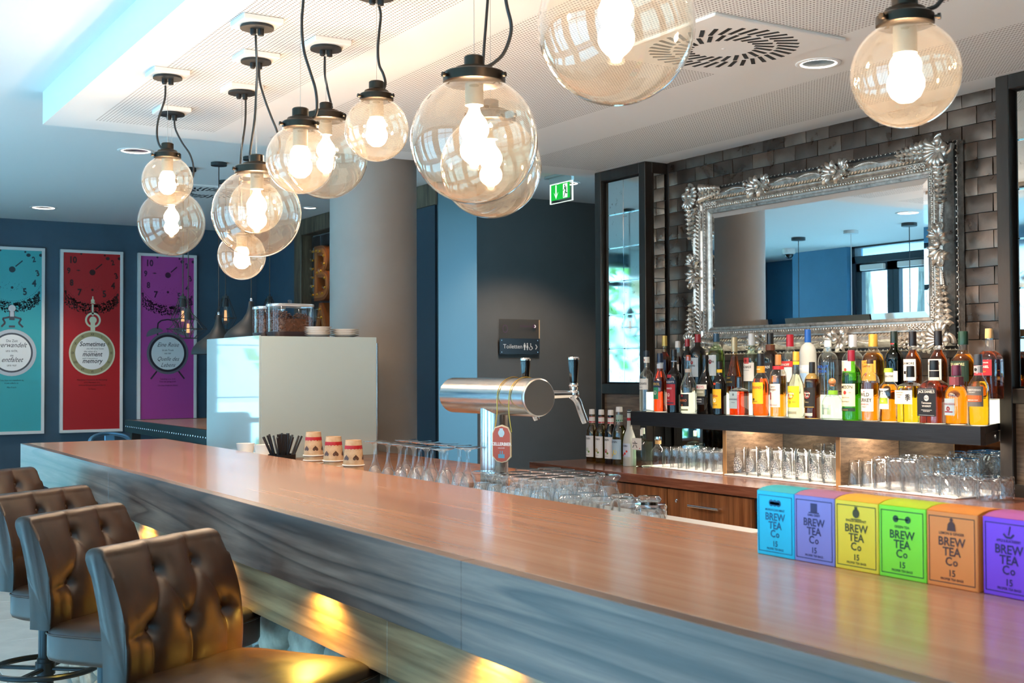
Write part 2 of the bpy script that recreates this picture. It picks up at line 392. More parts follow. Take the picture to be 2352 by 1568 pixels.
# ------------------------------------------------------------------ brick-tiled bar wall (right)
XW = 4.40
wr = wallbox('wall_right', [(XW+.012, XW+.25, -4.2, 5.95, 0, ZU)], M['grout'])
def tilemat():
    m, nt, b = newmat('bronze_glazed_tile'); n = N(nt); v = n.coord((1, 1, 1)); oi = n('ObjectInfo').outputs
    v2 = n('VectorMath', {0: v, 1: oi['Location']}, operation='ADD').outputs[0]
    f = n.noise(v2, 9, 4, .55, .6); g = n.noise(v2, 30, 3, .6)
    base = n.ramp(n.math('ADD', n.math('MULTIPLY', oi['Random'], .35), n.math('MULTIPLY', f, .65)), [(.25, '#4c413b'), (.5, '#64564d'), (.75, '#816c5e')])
    n.link(base, b.inputs['Base Color']); b.inputs['Metallic'].default_value = .85
    n.link(n.ramp(f, [(.3, (.24,)*3), (.7, (.42,)*3)]), b.inputs['Roughness']); n.link(n.bump(n.math('ADD', f, n.math('MULTIPLY', g, .2)), .22, .008), b.inputs['Normal'])
    return m
tmat = tilemat(); TL, TH = .153, .0765
def tilemesh(hl, seed):
    rnd = random.Random(seed); b = B(); hh = TH/2-.0018; hl -= .0018; nx, nz = 5, 4; g = []
    for i in range(nx):
        for j in range(nz):
            e = (i in (0, nx-1)) or (j in (0, nz-1))
            y = -hl+2*hl*i/(nx-1); z = -hh+2*hh*j/(nz-1)
            g.append(b.b.verts.new((-(0.0095 if e else .0125)-rnd.uniform(-.0012, .0012), y, z)))
    for i in range(nx-1):
        for j in range(nz-1): b.b.faces.new((g[i*nz+j], g[(i+1)*nz+j], g[(i+1)*nz+j+1], g[i*nz+j+1]))
    bd = [e for e in b.b.edges if e.is_boundary]
    r = bmesh.ops.extrude_edge_only(b.b, edges=bd)
    for v in r['geom']:
        if isinstance(v, bmesh.types.BMVert): v.co.x = 0
    return b.mesh('tile', tmat, 50)
full = [tilemesh(TL/2, s) for s in range(6)]; half = [tilemesh(TL/4, 10+s) for s in range(3)]
rows = 19
for r in range(rows):
    z = ZS-.020-TH*r
    off = TL/2 if r % 2 else 0
    y = 5.44-off
    if off: ys = [(5.44-TL/4, half)]
    else: ys = []
    while y-TL > 3.02: ys.append((y-TL/2, full)); y -= TL
    for yy, ms in ys:
        if 3.66 < yy < 4.92 and 1.62 < z < 2.30: continue     # wholly behind the mirror
        ob('tile', random.choice(ms), None, wr, (XW+.012, yy, z), (0, random.gauss(0, .012), random.gauss(0, .012)))
# boxed columns with antique mirror panels at both ends of the bar wall
antique = None
def antique_mirror():
    m, nt, b = newmat('antique_mirror'); n = N(nt); f = n.noise(n.coord((1, 1, 1)), 26, 7, .75)
    g = n.noise(n.coord((1, 1, 1)), 5, 3, .5)
    sp = n.ramp(f, [(.60, (0, 0, 0)), (.68, (1, 1, 1))])
    n.link(n('Mix', {0: sp, 6: col('#d2dcdc'), 7: col('#6a675f')}, data_type='RGBA').outputs[2], b.inputs['Base Color'])
    b.inputs['Metallic'].default_value = 1
    n.link(n.ramp(g, [(.3, (.015,)*3), (.7, (.06,)*3)]), b.inputs['Roughness']); return m
antique = antique_mirror()
def mirror_box(name, label, y0, y1, xf, z0, zm, cols, rows, ret):
    """boxed column of blackened steel: the face towards the bar holds a grid of antique mirror panes"""
    t = thing(name, label, 'mirror column', (xf, (y0+y1)/2, z0)); w = .06; h = (y1-y0)/2; D = XW-xf; H = ZS-.002-z0
    b = B(); zc = zm-z0
    for s in (-1, 1): b.box(0, .05, min(s*h, s*(h-w)), max(s*h, s*(h-w)), 0, H, .003)
    b.box(0, .05, -h+w, h-w, H-w, H, .003).box(0, .05, -h+w, h-w, zc-w, zc, .003)
    b.box(.005, .04, -h+w, h-w, 0, .05)
    ob('frame', b, M['frame_metal'], t, smooth=0)
    ob('core', B().box(.05, D, -h+.02, h-.003, 0, H), M['blkm'], t, smooth=0)
    ob('lower_panel', B().box(.022, .049, -h+w, h-w, .05, zc-w), M['divider'], t, smooth=0)
    a0, a1, c0, c1 = -h+w+.012, h-w-.012, zc+.006, H-w-.006
    for i in range(cols):
        for j in range(rows):
            ya, yb = a0+(a1-a0)*i/cols, a0+(a1-a0)*(i+1)/cols; za, zb = c0+(c1-c0)*j/rows, c0+(c1-c0)*(j+1)/rows
            ob('mirror_pane', B().box(.030, .046, ya+.0012, yb-.0012, za+.0012, zb-.0012, .002), antique, t, rot=(0, 0, 0), smooth=0)
    if ret:      # mirrored return facing down the bar
        ob('return_frame', B().box(.05, D, -h, -h+.02, H-w, H, .002).box(.05, .062, -h, -h+.02, 0, H-w), M['frame_metal'], t, smooth=0)
        n = 6
        for j in range(n): ob('mirror_pane', B().box(.064, D, -h+.002, -h+.012, zc+(H-w-zc)*j/n+.001, zc+(H-w-zc)*(j+1)/n-.001, .001), antique, t, smooth=0)
    return t
mirror_box('mirror_column', 'slim boxed steel column with antique mirror panes at the far end of the back bar', 5.458, 5.945, 4.245, .92, 1.35, 2, 6, True)
mirror_box('mirror_column', 'boxed steel column with mottled mirror panes at the near end of the back bar', 2.40, 3.166, 4.245, .92, 1.35, 3, 6, False)
# ================================================================== BAR
BZ, BX0, BX1, BY1, BY0 = 1.10, 1.045, 1.715, 6.05, .35
bar = thing('bar_counter', 'long bar counter with reddish wood top and deep grey wood front', 'bar counter', (BX0, 3.2, 0))
oy = 3.2
ob('top', B().box(.0303, BX1-BX0, BY0-oy, BY1-oy, BZ-.012, BZ, .0008), M['bartop'], bar, smooth=0)
seams = [BY1, 4.38, 1.868, BY0]
for a, c in zip(seams, seams[1:]):
    ob('front_panel', B().box(0, .03, c-oy+.0006, a-oy-.0006, .945, BZ-.0002, .0012), M['barfront'], bar, smooth=0)
ob('end_panel', B().box(.03, BX1-BX0, BY1-oy-.03, BY1-oy, .945, BZ-.0125), M['barfront'], bar, smooth=0)
ob('underside', B().box(.031, BX1-BX0, BY0-oy, BY1-oy-.031, .945, .965), M['barpanel'], bar, smooth=0)
ob('body', B().box(.24, .60, BY0-oy, BY1-oy-.05, .0, .944), P('bar_carcass', '#2b2a2a', .7), bar, smooth=0)
ob('rear_panel', B().box(.601, BX1-BX0, BY0-oy, BY1-oy-.05, .0, .944), M['cab'], bar, smooth=0)
for a, c in ((BY1-.05, 4.4), (4.4, 2.4), (2.4, BY0)):
    ob('lower_panel', B().box(.115, .135, c-oy+.0006, a-oy-.0006, .772, .944, .001), M['barpanel'], bar, smooth=0)
# rubble stone cladding under the panels
stone_m = mottled('rubble_stone', '#8d877a', '#bdb6a6', 11, .85, bump=.6); mortar = mottled('stone_mortar', '#8a8b86', '#a2a29c', 14, .9, bump=.4)
ob('mortar_bed', B().box(.215, .24, BY0-oy, BY1-oy-.06, 0, .772), mortar, bar, smooth=0)
rs = random.Random(3)
def stone(w, h):
    b = B(); n = 11; rg = []
    an = sorted(rs.uniform(-.12, .12)+2*pi*i/n for i in range(n)); rr = [rs.uniform(.82, 1.04) for _ in an]
    for k, x in ((1, 0), (1, -.018), (.82, -.034), (.4, -.040)):
        rg.append([(x+rs.uniform(-.003, .003), cos(a)*w/2*q*k*1.08, sin(a)*h/2*q*k*1.08) for a, q in zip(an, rr)])
    return b.rings(rg).mesh('stone', stone_m, 60)
y = 1.5
sm = [stone(.19, .12) for _ in range(4)]+[stone(.14, .11) for _ in range(3)]+[stone(.25, .13) for _ in range(3)]
for r in range(6):
    y = 1.55+(r % 2)*.09
    while y < 5.9:
        i = rs.randrange(10); w = (.19 if i < 4 else .14 if i < 7 else .25)
        ob('stone', sm[i], None, bar, (.216, y-oy+w/2, .70-.125*r), (rs.uniform(-.12, .12), 0, 0)); y += w+.012
# under-counter LED downlights
for yy in (1.15, 1.93, 2.72, 3.50, 4.28, 5.06):
    t = ob('led_downlight', B().lathe([(.032, 0), (.034, -.004), (.022, -.006)], 20), M['chrome'], bar, (.075, yy-oy, .945))
    l = bpy.data.lights.new('led', 'SPOT'); l.energy = LED_W*6; l.color = (1, .62, .11); l.spot_size = radians(150); l.spot_blend = .6; l.shadow_soft_size = .02
    lo = bpy.data.objects.new('led', l); C.objects.link(lo); lo.parent = t; lo.location = (0, 0, -.012)
# inner ledge behind the bar and coffee station
IL = 1.0
tag(ob('service_ledge', B().box(BX1+.002, 2.30, 1.2, 3.92, .955, IL, .002).box(1.75, 2.28, 1.25, 3.88, 0, .954), P('satin_steel', '#d3d6d8', .32, .7), smooth=0), 'satin steel service ledge behind the bar carrying the tap and upturned glasses', 'ledge')
st = tag(ob('coffee_station', B().box(BX1+.002, 2.72, 3.94, 6.36, .98, 1.018, .002).box(1.75, 2.70, 3.96, 6.34, 0, .979), M['cab'], smooth=0), 'walnut coffee station cabinet under the white glass screen', 'cabinet')
tag(ob('side_cabinet', B().box(2.72, 3.30, 6.72, 7.0, 0, .93, .004), M['cab'], smooth=0), 'low wooden cabinet beside the grey pillar behind the wine glasses', 'cabinet')
# ------------------------------------------------------------------ bar stools
BT = [(.40, .82), (.72, .82), (.24, .40), (.56, .40), (.88, .40)]
def tuft(u, v):
    bt = BT
    a1, a2, l1, l2, l3 = BT
    sg = [(a1, (.38, 1.12)), (a2, (.70, 1.12)), (a1, l1), (a1, l2), (a2, l2), (a2, l3), (l1, (.24, -.1)), (l2, (.56, -.1)), (l3, (.88, -.1)), (l1, (-.05, .36)), (l3, (1.05, .38))]
    X, Z = .43, .30
    def ds(p, a, b):
        px, pz = p[0]*X, p[1]*Z; ax, az = a[0]*X, a[1]*Z; bx, bz_ = b[0]*X, b[1]*Z
        t = max(0, min(1, ((px-ax)*(bx-ax)+(pz-az)*(bz_-az))/((bx-ax)**2+(bz_-az)**2)))
        return sqrt((px-ax-t*(bx-ax))**2+(pz-az-t*(bz_-az))**2)
    p = (u, v); d = min(ds(p, a, b) for a, b in sg); db = min(ds(p, b_, (b_[0]+1e-4, b_[1])) for b_ in bt)
    fade = 1 if v < 1.0 else max(0, 1-(v-1)*5)
    return -(.0045*exp(-(d/.0045)**2)+.0055*exp(-(d/.024)**2))*fade-.016*exp(-(db/.013)**2)-.012*exp(-(db/.034)**2)
def make_stool():
    t = thing('bar_stool', 'x', 'bar stool')
    def sq(w, d, z, n=7, y0=0):
        r = []
        for i in range(40):
            a = 2*pi*i/40; cx_, sy_ = cos(a), sin(a)
            r.append((w*abs(cx_)**(2/n)*(1 if cx_ > 0 else -1), y0+d*abs(sy_)**(2/n)*(1 if sy_ > 0 else -1), z))
        return r
    b = B(); b.rings([sq(.200, .195, .683), sq(.212, .212, .690), sq(.215, .216, .70), sq(.215, .216, .750), sq(.211, .212, .765), sq(.200, .200, .775), sq(.16, .16, .781), sq(.08, .08, .784)])
    seat = ob('seat', b, M['leather'], t, smooth=60)
    b = B(); pts = sq(.2155, .2165, .757); b.tube(pts, .0028, 6, True); ob('piping', b, M['leather'], seat)
    # backrest: closed cross-section swept across the width
    b = B(); nu = 72; W2 = .195; rings = []
    def prof():
        out = []
        for i in range(48):      # front face bottom to top
            v = i/47; z = .762+v*.275; lean = .066*v**2.3-.010*sin(v*pi); out.append((.184+lean, z, v))
        for i in range(1, 8):    # rolled top
            a = pi*i/8; yc = .184+.066+.028; out.append((yc-.028*cos(a), .762+.275+.016*sin(a), 1+.02*i))
        for i in range(14):
            v = 1-i/13; z = .762+v*.275; lean = .066*v**2.0; out.append((.184+lean+.056+.012*(1-v), z, None))
        return out
    pf = prof()
    for k in range(nu+1):
        u = k/nu; e = min(u, 1-u)*2*W2; sh = 0 if e > .012 else (1-sqrt(max(0, 1-((.012-e)/.012)**2)))*.012
        x = -W2+2*W2*u; rg = []
        cy_, cz_ = .23, .90
        for (yy, zz, v) in pf:
            d = 0
            if v is not None and v <= 1.25: d = (-tuft(u, v)+.004)*min(1, .15+e/.045)
            y2, z2 = yy+(d if v is not None else 0), zz
            y2 += (cy_-y2)*sh*6 if abs(cy_-y2) > .01 else 0; z2 -= sh*.8 if zz > 1.0 else 0
            rg.append((x, y2, z2))
        rings.append(rg)
    b.rings(rings)
    back = ob('backrest', b, M['leather'], t, smooth=70)
    for u, v in BT:
        z = .762+v*.275; yy = .184+.066*v**2.3-.010*sin(v*pi)-tuft(u, v)
        ob('button', B().sph((0, 0, 0), .0095, 12, 8, (1, .55, 1)), M['leather'], back, (-W2+2*W2*u, yy-.001, z))
    gm = P('gunmetal', '#2c3236', .35, .8)
    ob('mount_plate', B().box(-.09, .09, -.09, .09, .668, .684, .003), gm, t, smooth=0)
    ob('pedestal', B().lathe([(.030, .02), (.030, .36), (.0255, .361), (.0255, .668)], 28).lathe([(.036, .30), (.036, .345)], 28), gm, t)
    b = B().tube([(.19*cos(2*pi*i/40), .19*sin(2*pi*i/40), .325) for i in range(40)], .011, 10, True)
    fr_ = ob('foot_ring', b, gm, t)
    for s in (0, 1): ob('strut', B().box(-.19, .19, -.012, .012, .315, .327, .003), gm, fr_, rot=(0, 0, s*pi/2+.3), smooth=0)
    ob('base', B().lathe([(.215, 0), (.215, .006), (.20, .014), (.06, .024), (.034, .05)], 40), gm, t)
    return t
Bc = [(.949, 2.890, 33), (.909, 3.615, 38), (.950, 4.235, 33), (.950, 5.167, 33)]
labs = ['brown buttoned leather bar stool nearest the camera, seat fully in view', 'second brown buttoned leather bar stool along the bar, half hidden by the nearest',
        'third brown buttoned leather bar stool from the camera along the bar', 'brown leather bar stool at the far end of the row by the bar']
proto = make_stool()
for i, ((bx, by, a), lb) in enumerate(zip(Bc, labs)):
    o = proto if i == 0 else copy_tree(proto)
    ca, sa = cos(radians(a)), sin(radians(a)); n = (sa, -ca)
    o.location = (bx-.185*ca+n[0]*.25, by-.185*sa+n[1]*.25, 0); o.rotation_euler = (0, 0, radians(a)); o['label'] = lb; o['group'] = 'leather bar stools along the bar'
# ================================================================== BACK BAR
cx0, cz = 3.668, .92
tag(ob('back_counter', B().box(cx0, XW+.011, 2.0, 5.775, cz-.045, cz, .0015), M['counter'], smooth=0), 'dark wood worktop of the back bar below the bottle shelf', 'worktop')
# cabinets under the worktop
def cabinet(name, label, y0, y1, lock, handle, kind='drawer'):
    t = thing(name, label, 'cabinet', (3.69, (y0+y1)/2, 0), -pi/2, 'walnut cabinets under the back counter'); w = (y1-y0)/2
    ob('body', B().box(-w+.001, w-.001, .02, .68, .08, .874), M['cab'], t, smooth=0)
    ob('plinth', B().box(-w+.001, w-.001, .06, .66, 0, .079), M['blkm'], t, smooth=0)
    z0 = .733
    for za, zb, nm in ((z0, .866, 'drawer'), (.09, z0-.006, 'door')):
        d = ob(nm, B().box(-w+.003, w-.003, 0, .019, za, zb, .001), M['cab'], t, smooth=0)
        if nm == 'drawer' or handle:
            zz = (za+zb)/2+.004 if nm == 'drawer' else zb-.05
            b = B().tube([(-.105, -.028, zz), (.105, -.028, zz)], .006, 12)
            for s in (-1, 1): b.tube([(s*.085, -.028, zz), (s*.085, 0, zz)], .004, 8)
            ob('handle', b, M['chrome'], d)
        if nm == 'drawer': ob('lock', B().lathe([(.009, 0), (.009, .004), (.006, .005), (.0055, .002)], 16, m=Matrix.Rotation(pi/2, 4, 'X')), M['chrome'], d, (lock*(w-.07), 0, zb-.052))
    return t
cabinet('drawer_cabinet', 'walnut drawer unit beside the fridge with lock at its left', 4.006, 4.588, -1, True)
cabinet('drawer_cabinet', 'middle walnut drawer unit, its bar handle behind the small glasses', 4.592, 5.175, 1, True)
cabinet('drawer_cabinet', 'walnut drawer unit at the far end of the back counter', 5.179, 5.762, 1, True)
fg = thing('bottle_fridge', 'black under-counter bottle fridge right of the walnut drawers', 'fridge', (3.70, 3.5, 0), -pi/2)
ob('body', B().box(-.499, .499, .03, .66, .05, .872), M['blkm'], fg, smooth=0)
ob('grille', B().box(-.499, .499, 0, .03, .81, .870, .003), P('dark_plastic', '#1d1f22', .4), fg, smooth=0)
d = ob('door', B().box(-.497, -.455, 0, .03, .08, .803, .003).box(.455, .497, 0, .03, .08, .803, .003).box(-.455, .455, 0, .03, .08, .12).box(-.455, .455, 0, .03, .765, .803), M['blk'], fg, smooth=0)
ob('door_glass', B().box(-.455, .455, .012, .018, .12, .765), P('dark_glass', '#101418', .05), d, smooth=0)
art('price_tag', B().quad(-.480, -.464, .745, .759, -.0008), M['paper'], d)
# glass mat strips, dividers, mirror splashback, LED strip under the shelf
mat_m = mottled('white_drainage_mat', '#d8d2cc', '#efe9e4', 90, .6, bump=.5)
secs = [('far', 4.545, 5.16), ('middle', 3.812, 4.52), ('near', 3.172, 3.786)]
for nm, a, c in secs:
    tag(ob('bar_mat', B().box(3.985, 4.36, a, c, cz, cz+.006, .002), mat_m, smooth=0), {'far': 'white drainage mat under the small tumblers beside the clear decanter', 'middle': 'white drainage mat under the tall emblem glasses', 'near': 'white drainage mat under the cut crystal glasses'}[nm], 'mat', 'drainage mats under the glasses')
spl = P('splash_mirror', '#9aa3a6', .03, 1)
tag(ob('mirror_splashback', B().box(4.375, XW-.004, 3.17, 5.455, cz, 1.135), spl, smooth=0), 'low mirror splashback behind the glasses under the shelf', 'mirror')
led = emit('led_strip_glow', (1, .86, .66), 14)
for lb, y in (('oak divider between the small tumblers and the emblem glasses', 4.532), ('oak divider between the emblem glasses and the crystal glasses', 3.799)):
    t = thing('shelf_divider', lb, 'divider', (4.0, y, cz)); ob('board', B().box(.003, .374, -.012, .012, 0, .216, .0005), M['divider'], t, smooth=0)
    ob('edge_band', B().box(0, .0029, -.012, .012, 0, .216), P('edge_oak', '#b78a58', .4), t, smooth=0)
# floating shelf
sh = thing('bottle_shelf', 'long black floating shelf crowded with spirit bottles', 'shelf', (3.95, 4.12, 1.138))
blk = mottled('black_stained_wood', '#17191c', '#22252a', 8, .4, stretch=(20, 1, 20), bump=.05)
ob('front', B().box(0, .03, -1.09, 1.095, 0, .072, .001), blk, sh, smooth=0)
def slab(y0, y1, z0, z1, x0, x1, dy0, dy1): return B().rings([[(x0, y0, z), (x1, y0+dy0, z), (x1, y1+dy1, z), (x0, y1, z)] for z in (z0, z1)])
ob('board', slab(-1.085, 1.09, .044, .072, .0301, .285, .130, .235), blk, sh, smooth=0)
ob('end_panel', B().rings([[(.0301, -1.09, z), (.285, -.958, z), (.285, -.938, z), (.0301, -1.07, z)] for z in (0, .0438)]), blk, sh, smooth=0)
acr = emit('acrylic_light_box', (1, .95, .72), 1.25)
ob('light_step', slab(-1.018, 1.04, .0725, .168, .135, .284, .066, .285), acr, sh, smooth=0)
ob('rear_board', B().box(.2855, XW-3.95-.003, -.95, 1.325, .044, .072), blk, sh, smooth=0)
ob('light_step', B().box(.2845, XW-3.95-.003, -.948, 1.325, .0725, .168), acr, sh, smooth=0)
ob('led_strip', B().box(.20, .215, -.88, 1.05, .034, .0435), led, sh, smooth=0)
l = bpy.data.lights.new('shelf_led', 'AREA'); l.shape = 'RECTANGLE'; l.size = .03; l.size_y = 2.0; l.energy = 15; l.color = (1, .86, .68)
lo = bpy.data.objects.new('shelf_led', l); C.objects.link(lo); lo.parent = sh; lo.location = (.21, 0, .030)
# ------------------------------------------------------------------ ornate mirror
mf = metal_brushed('antique_silver_leaf', '#b9b0a6', .24, (3, 3, 3), .08)
def mirror_frame_mat():
    m, nt, b = newmat('antique_silver_leaf'); n = N(nt)
    ao = n('AmbientOcclusion', {'Distance': .02}); f = n.noise(n.coord((1, 1, 1)), 40, 4, .6)
    n.link(n.ramp(f, [(.3, '#a39a90'), (.7, '#ded8d0')]), b.inputs['Base Color']); b.inputs['Metallic'].default_value = .9
    n.link(n.ramp(f, [(.3, (.26,)*3), (.7, (.44,)*3)]), b.inputs['Roughness']); nt.nodes.remove(ao.id_data.nodes[ao.name]) if False else None
    return m
mf = mirror_frame_mat()
mir = thing('ornate_mirror', 'large wall mirror in a baroque silver frame on the dark tiled wall', 'mirror', (XW-.004, 4.305, 1.96), -pi/2)
MW, MH = .718, .306 ; KO = .82       # half size of the glass
b = B()
def rect(o, h):
    o *= KO
    return [(-MW-o, -h, -MH-o), (MW+o, -h, -MH-o), (MW+o, -h, MH+o), (-MW-o, -h, MH+o)]
prf = [(0, .045), (.0, .052), (.014, .056), (.018, .050), (.030, .050), (.034, .060), (.044, .062), (.050, .070), (.062, .076), (.066, .082), (.074, .082), (.078, .074), (.092, .086), (.112, .092), (.124, .084), (.132, .070), (.150, .050), (.160, .030), (.166, .036), (.172, .034), (.176, .022), (.178, 0)]
vs = [[b.b.verts.new(p) for p in rect(o, h)] for o, h in prf]
for r0, r1 in zip(vs, vs[1:]):
    for j in range(4): b.b.faces.new((r0[j], r0[(j+1) % 4], r1[(j+1) % 4], r1[j]))
ob('frame', b, mf, mir, smooth=25)
ob('backing', B().box(-MW-.14, MW+.14, -.04, 0, -MH-.14, MH+.14), M['blkm'], mir, smooth=0)
g = ob('mirror_glass', B().box(-MW+.028, MW-.028, -.0475, -.041, -MH+.028, MH-.028), M['mirror'], mir, smooth=0)
b = B(); o1 = [b.b.verts.new((x, -.0445, z)) for x, z in ((-MW, -MH), (MW, -MH), (MW, MH), (-MW, MH))]; i1 = [b.b.verts.new((x, -.0475, z)) for x, z in ((-MW+.028, -MH+.028), (MW-.028, -MH+.028), (MW-.028, MH-.028), (-MW+.028, MH-.028))]
for j in range(4): b.b.faces.new((o1[j], o1[(j+1) % 4], i1[(j+1) % 4], i1[j]))
ob('glass_bevel', b, M['mirror'], g, smooth=0)
def along(o, step):
    out = []; o *= KO
    for (x0, z0, x1, z1) in ((-MW-o, -MH-o, MW+o, -MH-o), (MW+o, -MH-o, MW+o, MH+o), (MW+o, MH+o, -MW-o, MH+o), (-MW-o, MH+o, -MW-o, -MH-o)):
        L = sqrt((x1-x0)**2+(z1-z0)**2); n = int(L/step)
        for i in range(n): out.append((x0+(x1-x0)*(i+.5)/n, z0+(z1-z0)*(i+.5)/n, atan2(z1-z0, x1-x0)))
    return out
b = B()
for x, z, a in along(.039, .0165): b.sph((x, -.062, z), .0075, 8, 5)
tag(ob('bead_moulding', b, mf, mir, smooth=60), kind='stuff')
b = B()
for i, (x, z, a) in enumerate(along(.088, .020)):
    b.sph((x, -.083, z), .012, 6, 4, (1.25, .8, .42), Matrix.Rotation(-(a+.75), 3, 'Y'))
tag(ob('leaf_moulding', b, mf, mir, smooth=60), kind='stuff')
b = B()
for i, (x, z, a) in enumerate(along(.168, .026)):
    b.sph((x, -.035, z), .010, 6, 4, (1.0, .7, .5), Matrix.Rotation(-(a+(.6 if i % 2 else -.6)), 3, 'Y'))
tag(ob('outer_moulding', b, mf, mir, smooth=60), kind='stuff')
def lobe(b, p, a, L, w, curl, h0=-.078, up=.030):
    """one acanthus lobe: a broad leaf blade with a raised rib that starts at p, heads along a and curls"""
    n = 8; x, z = p; ang = a; rg = []
    for i in range(n+1):
        t = i/n; ww = w*(.45+1.0*sin(min(1, t*1.05+.12)*pi)**.7) if i < n else w*.12
        c_, s_ = -sin(ang), cos(ang); h = h0-up*sin(t*pi*.75)
        rg.append([(x+c_*ww, h+.008, z+s_*ww), (x+c_*ww*.55, h-.003, z+s_*ww*.55), (x, h-.008, z), (x-c_*ww*.55, h-.003, z-s_*ww*.55), (x-c_*ww, h+.008, z-s_*ww), (x, h+.012, z)])
        ang += curl/n; x += cos(ang)*L/n; z += sin(ang)*L/n
    b.rings(rg)
def scroll(b, p, a, Rr, turns, w, s=1, h0=-.09):
    pts = []; n = 26; x, z = p
    for i in range(n+1):
        t = i/n; ang = a+s*turns*2*pi*t; r = Rr*(1-.82*t)
        pts.append((x+r*cos(ang), h0-.018*t-.006, z+r*sin(ang)))
    b.tube(pts, [w*(1-.35*i/n) for i in range(n+1)], 6); b.sph(pts[-1], w*1.6, 8, 6)
def shell(b, p, a, Rr, n=9, h0=-.092, spread=2.6):
    for i in range(n):
        q = a+spread*(i/(n-1)-.5); pts = [(p[0]+cos(q)*Rr*t, h0-.030*sin(t*pi*.62), p[1]+sin(q)*Rr*t) for t in (0, .3, .6, .85, 1)]
        b.tube(pts, [.003, Rr*.09, Rr*.15, Rr*.17, Rr*.08], 6)
    b.sph((p[0], h0-.012, p[1]), Rr*.24, 10, 8)
for sx, sz in ((-1, -1), (1, -1), (1, 1), (-1, 1)):      # corner ornaments
    b = B(); cxn, czn = sx*(MW+.085), sz*(MH+.085); da = atan2(sz, sx)
    shell(b, (cxn+sx*.018, czn+sz*.018), da+pi, .075, 9)
    for d in (-1, 1):
        scroll(b, (cxn+sx*.034-d*sz*.012, czn+sz*.034+d*sx*.012), da+d*.5, .034, 1.1, .011, d)
        lobe(b, (cxn+sx*.015, czn+sz*.015), da+d*.75, .062, .016, d*1.6)
    for ax, az in ((-sx, 0), (0, -sz)):
        a0 = atan2(az, ax); ox, oz = (0, sz*.022) if ax else (sx*.022, 0)
        for k in range(7):
            px_, pz_ = cxn+ax*(.035+.027*k)+ox, czn+az*(.035+.027*k)+oz; q = 1-.085*k
            for d in (-1, 1): lobe(b, (px_, pz_), a0+d*.42, .060*q, .0135*q, d*1.5, -.078, .026)
            lobe(b, (px_, pz_), a0, .046*q, .011*q, .3*(1 if k % 2 else -1), -.086, .024)
        for k in range(5):      # small rosettes on the inner slope
            px_, pz_ = cxn+ax*(.08+.021*k)-(sx*.040 if az else 0), czn+az*(.08+.021*k)-(sz*.040 if ax else 0)
            for q in range(5): b.sph((px_+cos(q*1.256)*.0075, -.084, pz_+sin(q*1.256)*.0075), .0058, 6, 4)
    ob('corner_ornament', b, mf, mir, smooth=60)
def cartouche(x, z, a, s=1):
    b = B(); na = a+pi/2
    for d in (-1, 1):
        aa = a if d > 0 else a+pi
        for k in range(6):
            lobe(b, (x+cos(a)*d*.006*k, z+sin(a)*d*.006*k), aa+(k-2.5)*.30, .085-.010*abs(k-2.5), .0125, (k-2.5)*.5, -.080, .030)
        scroll(b, (x+cos(a)*d*.082+cos(na)*.016*s, z+sin(a)*d*.082+sin(na)*.016*s), a+pi/2, .022, 1.1, .0065, d)
        scroll(b, (x+cos(a)*d*.060-cos(na)*.020*s, z+sin(a)*d*.060-sin(na)*.020*s), a-pi/2, .018, 1.0, .0055, -d)
    b.sph((x, -.112, z), .016, 10, 8, (1.3, .8, 1))
    for d in (-1, 1):        # rope-like swag on both sides
        for k in range(20):
            t = k/19; b.sph((x+cos(a)*d*(.095+.17*t)+cos(na)*s*.016*sin(t*pi), -.086, z+sin(a)*d*(.095+.17*t)+sin(na)*s*.016*sin(t*pi)), .0075, 6, 4, (1, .9, .7))
    ob('cartouche', b, mf, mir, smooth=60)
for x in (-.30, .22): cartouche(x, MH+.09, 0); cartouche(x, -MH-.09, 0, -1)
for z in (0,): cartouche(MW+.09, z, pi/2, -1); cartouche(-MW-.09, z, pi/2)
